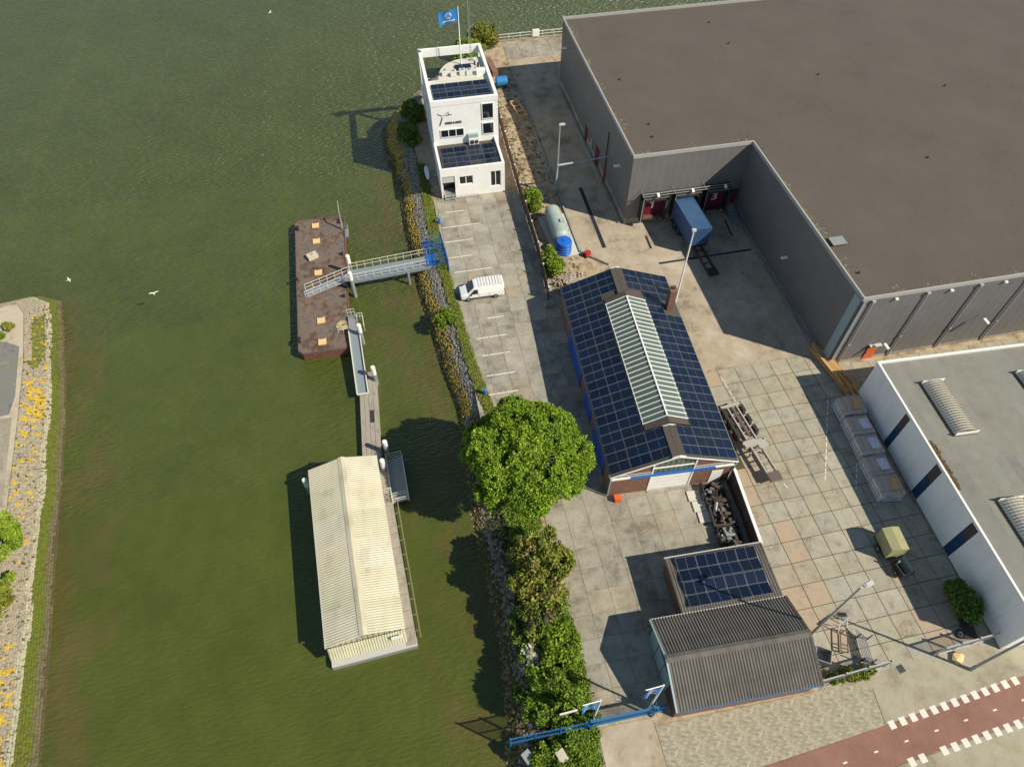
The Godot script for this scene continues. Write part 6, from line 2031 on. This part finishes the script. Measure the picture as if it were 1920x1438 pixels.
# ------------------------------------------------------------------ trees and plants
func plants():
	var bright := [Color(0.185, 0.275, 0.014), Color(0.215, 0.31, 0.018), Color(0.15, 0.235, 0.014), Color(0.235, 0.32, 0.03)]
	var leafy := [Color(0.175, 0.285, 0.012), Color(0.205, 0.32, 0.016), Color(0.135, 0.235, 0.012), Color(0.235, 0.34, 0.024)]
	var olive := [Color(0.20, 0.22, 0.028), Color(0.23, 0.235, 0.035), Color(0.16, 0.195, 0.024), Color(0.24, 0.22, 0.06)]
	var mid := [Color(0.145, 0.23, 0.016), Color(0.17, 0.265, 0.02), Color(0.12, 0.19, 0.018)]
	var dark := [Color(0.12, 0.2, 0.02), Color(0.135, 0.215, 0.022), Color(0.115, 0.18, 0.03)]
	plant("round_tree", "large round bright green tree at the lower end of the parking", "tree", Vector3(7.2, -0.2, -31.5), Vector3(5.75, 3.6, 5.9), 1300, 0.42, 27, 0.6, leafy, 4, 3.2, 0.4)
	plant("sallow_bush", "large olive twiggy bush below the round tree", "bush", Vector3(6.6, -0.6, -22.3), Vector3(2.3, 1.9, 2.8), 85, 0.65, 50, 0.75, olive, 9, 1.2, 0.2, "", 0.25)
	plant("tangled_bush", "dusky tangled bush between the olive bush and the blossom shrub", "bush", Vector3(6.0, -0.7, -18.6), Vector3(1.7, 1.3, 1.6), 50, 0.55, 46, 0.7, [olive[0], mid[2], Color(0.16, 0.14, 0.06)], 12, 0.8, 0.14)
	plant("leafy_bush", "fresh green bush at the driveway edge above the grass", "bush", Vector3(6.9, -0.5, -16.2), Vector3(1.3, 1.0, 1.8), 46, 0.5, 48, 0.65, bright, 15, 0.6, 0.12)
	plant("blossom_shrub", "shrub with spiky white blossom on the bank", "shrub", Vector3(4.5, -1.0, -15.8), Vector3(0.8, 0.7, 0.9), 16, 0.35, 36, 0.6, [Color(0.62, 0.62, 0.48), Color(0.5, 0.52, 0.35), mid[0]], 18, 0.6, 0.09)
	plant("dark_bush", "deep green bush low on the bank beside the blossom shrub", "bush", Vector3(4.6, -1.2, -18.0), Vector3(1.2, 0.9, 1.8), 36, 0.5, 44, 0.65, dark, 21, 0.5, 0.1)
	plant("broad_bush", "broad mid green bush just behind the blue gate", "bush", Vector3(5.3, -0.7, -12.6), Vector3(2.1, 1.1, 2.0), 70, 0.5, 48, 0.65, mid, 24, 0.6, 0.14)
	plant("gate_bush", "small yellow green bush outside the blue fence", "bush", Vector3(3.7, -1.0, -8.6), Vector3(0.7, 0.6, 0.7), 18, 0.35, 36, 0.5, bright, 27, 0.4, 0.08)
	plant("scrub", "low dark scrub on the bank outside the blue fence", "bush", Vector3(5.0, -0.9, -7.4), Vector3(1.6, 0.6, 1.8), 40, 0.4, 40, 0.55, [mid[0], dark[1], olive[0]], 30, 0.3, 0.08)
	plant("scrub", "low green scrub along the driveway edge outside the gate", "bush", Vector3(6.2, -0.5, -5.2), Vector3(0.9, 0.5, 2.6), 40, 0.4, 40, 0.55, [mid[0], mid[1], olive[0]], 33, 0.3, 0.08)
	plant("far_bush", "brown green bush at the quay corner behind the office", "bush", Vector3(17.6, -0.3, -115.6), Vector3(2.0, 1.6, 1.6), 40, 0.7, 44, 0.8, olive, 36, 0.9, 0.15)
	plant("terrace_bush", "bright green bush seen through the office roof frame", "bush", Vector3(14.0, 0, -109.3), Vector3(2.4, 1.5, 2.0), 44, 0.7, 46, 0.8, bright, 39, 1.2, 0.15)
	plant("garden_bush", "deep green rounded bush beside the shaded office wall", "bush", Vector3(2.4, -0.6, -91.5), Vector3(1.2, 0.9, 2.6), 44, 0.55, 44, 0.7, dark, 42, 0.5, 0.1)
	plant("garden_bush", "deep green bush at the water corner beyond the office wall", "bush", Vector3(3.6, -0.4, -97.0), Vector3(1.4, 1.0, 1.8), 36, 0.55, 44, 0.7, dark, 45, 0.5, 0.1)
	plant("laurel_bush", "bright green laurel behind the brown fence near the gas tank top", "bush", Vector3(17.0, 0, -72.3), Vector3(0.8, 0.9, 1.5), 34, 0.45, 42, 0.65, bright, 48, 0.5, 0.08)
	plant("laurel_bush", "bright green laurel behind the brown fence below the blue tank", "bush", Vector3(16.6, 0, -59.9), Vector3(0.8, 0.9, 2.1), 44, 0.45, 42, 0.65, bright, 51, 0.5, 0.08)
	plant("bank_shrub", "feathery green shrub on the stone slope beside the parking", "shrub", Vector3(2.9, -0.9, -54.6), Vector3(1.0, 0.6, 1.2), 26, 0.4, 36, 0.6, mid, 54, 0.4, 0.06)
	plant("wall_ivy_bush", "deep green leafy bush against the foot of the white hall", "bush", Vector3(41.1, 0, -13.0), Vector3(0.8, 0.8, 1.5), 34, 0.45, 42, 0.6, dark, 57, 0.5, 0.08)
	plant("fence_weeds", "weeds growing through the grey yard fence", "weeds", Vector3(29.4, 0, -9.5), Vector3(2.0, 0.3, 0.4), 26, 0.3, 22, 0.42, [mid[0], olive[0]], 60, 0.15, 0.04)
	plant("far_bank_bush", "bright green bush on top of the far bank at the picture edge", "bush", Vector3(-40.7, 0, -34.6), Vector3(1.8, 1.2, 2.2), 50, 0.6, 46, 0.75, bright, 63, 0.6, 0.12)
	plant("far_bank_bush", "yellow green bush below the brightest bush on the far bank", "bush", Vector3(-40.1, 0, -28.6), Vector3(1.5, 1.1, 3.4), 56, 0.55, 46, 0.75, [bright[0], olive[0], bright[3]], 66, 0.5, 0.12)
	plant("far_bank_bush", "small green bush low at the far bank edge", "bush", Vector3(-38.8, 0, -21.6), Vector3(0.9, 0.7, 1.2), 24, 0.45, 40, 0.65, mid, 69, 0.4, 0.1)
	plant("sand_shrub", "small dark green shrub on the sand of the far bank", "shrub", Vector3(-47.6, 0, -61.6), Vector3(0.9, 0.35, 0.6), 18, 0.3, 34, 0.45, [mid[0], dark[1]], 72, 0.15, 0.05)
	plant("sand_shrub", "tiny olive shrub beside the dark one on the far sand", "shrub", Vector3(-46.4, 0, -63.0), Vector3(0.5, 0.25, 0.5), 10, 0.25, 30, 0.4, olive, 75, 0.1, 0.04)
	# grass: strip along the parking, bank by the driveway, moss under the far bank
	var g := RandomNumberGenerator.new()
	g.seed = 77
	var tuft := leaf_clump(90, 14, 0.4)
	var xs := []
	var cc := []
	for i in 5200:
		var t := g.randf_range(8.6, 15.6)
		var a := line_at(TOP, t)
		var p := a + Vector2(g.randf_range(-0.25, 0.85 if t < 12.0 else 0.7), 0)
		xs.append(Transform3D(Basis.from_euler(Vector3(g.randf_range(-0.5, 0.5), g.randf() * TAU, 0)).scaled(Vector3.ONE * g.randf_range(0.3, 0.6)), Vector3(p.x, 0.02, p.y)))
		var k := g.randf_range(0.75, 1.25)
		cc.append(Color(0.17 * k, 0.225 * k, 0.015 * k) if g.randf() < 0.75 else Color(0.19 * k, 0.17 * k, 0.05 * k))
	tag(multi("grass", tuft, M.leaf, xs, cc), "strip of rough green grass between the stone slope and the parking", "grass", "", "stuff")
	xs = []
	cc = []
	for i in 7000:
		var t := g.randf_range(16.0, 23.6)
		var f := 1.06 - absf(g.randfn()) * 0.3
		var p := line_at(LOW, t).lerp(line_at(TOP, t), f)
		if f < 0.12: continue
		p.x += g.randf_range(0, 0.9) if f > 0.9 else 0.0
		xs.append(Transform3D(Basis.from_euler(Vector3(g.randf_range(-0.5, 0.5), g.randf() * TAU, 0)).scaled(Vector3.ONE * g.randf_range(0.35, 0.75)), Vector3(p.x, bank_y(f) + 0.05, p.y)))
		var k := g.randf_range(0.7, 1.25)
		cc.append(Color(0.15 * k, 0.235 * k, 0.015 * k) if f > 0.6 else Color(0.07 * k, 0.085 * k, 0.02 * k))
	tag(multi("bank_grass", tuft, M.leaf, xs, cc), "long green grass and weeds on the bank beside the driveway", "grass", "", "stuff")
	xs = []
	cc = []
	for i in 900:
		var q := g.randf()
		var p := Vector2(g.randf_range(16.1, 20.6), g.randf_range(-104, -57))
		if p.x > 16.7 and p.x < 21.0 and p.y > -70.5 and p.y < -61.5: continue
		if q < 0.55: p.x = 16.1 + absf(g.randfn()) * 0.7
		xs.append(Transform3D(Basis.from_euler(Vector3(0, g.randf() * TAU, 0)).scaled(Vector3.ONE * g.randf_range(0.2, 0.5)), Vector3(p.x, 0.0, p.y)))
		var k := g.randf_range(0.6, 1.1)
		cc.append(Color(0.14 * k, 0.15 * k, 0.04 * k))
	tag(multi("strip_weeds", tuft, M.leaf, xs, cc), "scattered dry weeds on the sandy strip behind the brown fence", "weeds", "", "stuff")
	# rubble heap behind the shed
	xs = []
	cc = []
	for i in 420:
		var r := absf(g.randfn()) * 0.75
		var a := g.randf() * TAU
		xs.append(Transform3D(Basis.from_euler(Vector3(g.randf() * TAU, g.randf() * TAU, 0)).scaled(Vector3.ONE * g.randf_range(0.14, 0.34)), Vector3(18.3 + cos(a) * r * 1.6, maxf(0.05, 0.45 - r * 0.3), -57.6 + sin(a) * r * 1.5)))
		var k := g.randf_range(0.6, 1.2)
		cc.append(Color(0.42 * k, 0.37 * k, 0.3 * k))
	tag(multi("rubble_heap", stone_mesh(12), M.stone_inst, xs, cc), "heap of pale broken stones behind the solar shed", "rubble", "", "stuff")

# ------------------------------------------------------------------ the rest
func gull(at: Vector3, turn: float, label: String, flap: float):
	var o := thing("gull", label, "gull", at, turn)
	var b := MB.new()
	var prev := []
	for s in [[-0.3, 0.02, 0.02], [-0.22, 0.06, 0.05], [0.0, 0.09, 0.08], [0.18, 0.06, 0.06], [0.26, 0.055, 0.055], [0.34, 0.02, 0.02]]:
		var ring := []
		for k in 8: ring.append(Vector3(s[0], sin(TAU * k / 8) * s[2], cos(TAU * k / 8) * s[1]))
		if prev.size():
			for k in 8: b.quad(prev[k], prev[(k + 1) % 8], ring[(k + 1) % 8], ring[k])
		prev = ring
	for s in [-1.0, 1.0]:
		var w := [Vector3(0.1, 0.04, 0.05 * s), Vector3(0.16, 0.04 + flap, 0.4 * s), Vector3(0.0, 0.05 + flap * 0.7, 0.85 * s), Vector3(-0.06, 0.03 + flap, 0.4 * s), Vector3(-0.1, 0.03, 0.05 * s)]
		for k in range(1, 4): b.tri(w[0], w[k], w[k + 1])
		for k in range(1, 4): b.tri(w[0] - Vector3(0, 0.02, 0), w[k + 1] - Vector3(0, 0.02, 0), w[k] - Vector3(0, 0.02, 0))
	b.tri(Vector3(-0.28, 0, 0.02), Vector3(-0.45, 0.01, -0.1), Vector3(-0.45, 0.01, 0.1))
	obj("body", b, M.white_paint, o).scale = Vector3.ONE * 0.72

func small_things():
	gull(Vector3(-30.3, 1.0, -64.5), 100, "white gull gliding low over the water off the far bank", 0.12)
	gull(Vector3(-18.2, 0.5, -135.0), 160, "white gull over the open water at the top of the basin", 0.15)
	gull(Vector3(-42.9, W + 0.1, -72.8), 30, "small gull at the submerged corner of the far bank", 0.02)
	var cb := thing("concrete_block", "pale concrete block at the end of the brown fence", "block", Vector3(14.9, 0, -54.3), 4)
	box_part("body", cb, M.park1, -0.6, 0, -0.35, 0.6, 0.5, 0.35)
	box_part("lifting_slot", cb, M.dark_metal, -0.2, 0.5, -0.05, 0.2, 0.505, 0.05)
	for a in [[4.25, -71.4, "bright blue mooring post near the office end of the parking"], [5.35, -43.0, "bright blue mooring post at the tree end of the parking"]]:
		var o := thing("blue_post", a[2], "post", Vector3(a[0], 0, a[1]))
		cyl_part("shaft", o, M.blue_paint, Vector3.ZERO, Vector3(0, 0.85, 0), 0.16, 12)
		cyl_part("cap", o, M.barrel_blue, Vector3(0, 0.85, 0), Vector3(0, 0.98, 0), 0.22, 12)
	for a in [[2.72, -8.8, 28.0, "grey utility cabinet in the scrub outside the blue fence", M.galv], [5.2, -8.3, 20.0, "cream utility cabinet in the scrub outside the blue fence", M.stone_pale]]:
		var o := thing("utility_cabinet", a[3], "cabinet", Vector3(a[0], -1.0 if a[0] < 4 else -0.5, a[1]), a[2])
		box_part("body", o, a[4], -0.3, 0, -0.4, 0.3, 1.15, 0.4)
		box_part("lid", o, a[4], -0.34, 1.15, -0.44, 0.34, 1.2, 0.44)
	var ty := thing("old_tyre", "old tyre lying in the shade by the white hall", "tyre", Vector3(39.95, 0.12, -10.7))
	var b := MB.new()
	b.lathe(Vector3.ZERO, [Vector2(0.2, -0.08), Vector2(0.36, -0.1), Vector2(0.4, 0), Vector2(0.36, 0.1), Vector2(0.2, 0.08)], 18)
	obj("tread", b, M.rubber, ty)
	b = MB.new()
	b.lathe(Vector3.ZERO, [Vector2(0.12, 0.0), Vector2(0.2, 0.08), Vector2(0.21, 0.02)], 18)
	obj("rim", b, M.galv, ty)
	var bd := thing("timber_pallet", "dark pallet stack in the shade at the foot of the white hall", "pallet", Vector3(40.85, 0, -11.2), -12)
	for k in 6: box_part("slat", bd, M.scrap, -0.5 + k * 0.18, 0.14, -1.1, -0.36 + k * 0.18, 0.2, 1.1)
	for z in [-0.9, 0, 0.9]: box_part("bearer", bd, M.scrap, -0.5, 0, z - 0.06, 0.55, 0.14, z + 0.06)
	var lb := thing("stone_block", "pale orange broken stone slab by the hall gate panel", "stone", Vector3(38.6, 0, -9.0), 30)
	use("body", stone_mesh(31), M.hatch, lb, Vector3(0, 0.2, 0), Basis.from_scale(Vector3(1.1, 0.6, 0.9)))
	var mh := thing("manhole_cover", "square dark manhole cover at the goods yard entrance", "manhole cover", Vector3(33.7, 0, -9.15), 10)
	box_part("lid", mh, M.dark_metal, -0.3, 0, -0.3, 0.3, 0.015, 0.3)
	box_part("rim", mh, M.galv_dull, -0.36, -0.02, -0.36, 0.36, 0.008, 0.36)
	var lk := thing("paddle_board", "slim white board leaning beside the shaded office wall", "board", Vector3(3.9, 0, -82.0), 0)
	b = MB.new()
	for k in 10:
		var z0 := -1.6 + k * 0.32
		var w0 := 0.3 * sqrt(maxf(0.02, 1.0 - pow(z0 / 1.65, 2)))
		var w1 := 0.3 * sqrt(maxf(0.02, 1.0 - pow((z0 + 0.32) / 1.65, 2)))
		b.quad(Vector3(-w0, 0.5, z0), Vector3(-w1, 0.5, z0 + 0.32), Vector3(w1, 0.5, z0 + 0.32), Vector3(w0, 0.5, z0))
		b.quad(Vector3(-w0, 0.42, z0), Vector3(w0, 0.42, z0), Vector3(w1, 0.42, z0 + 0.32), Vector3(-w1, 0.42, z0 + 0.32))
	obj("board", b, M.white_gloss, lk)
	for z in [-0.8, 0.8]: box_part("trestle", lk, M.dark_metal, -0.25, 0, z - 0.04, 0.25, 0.42, z + 0.04)
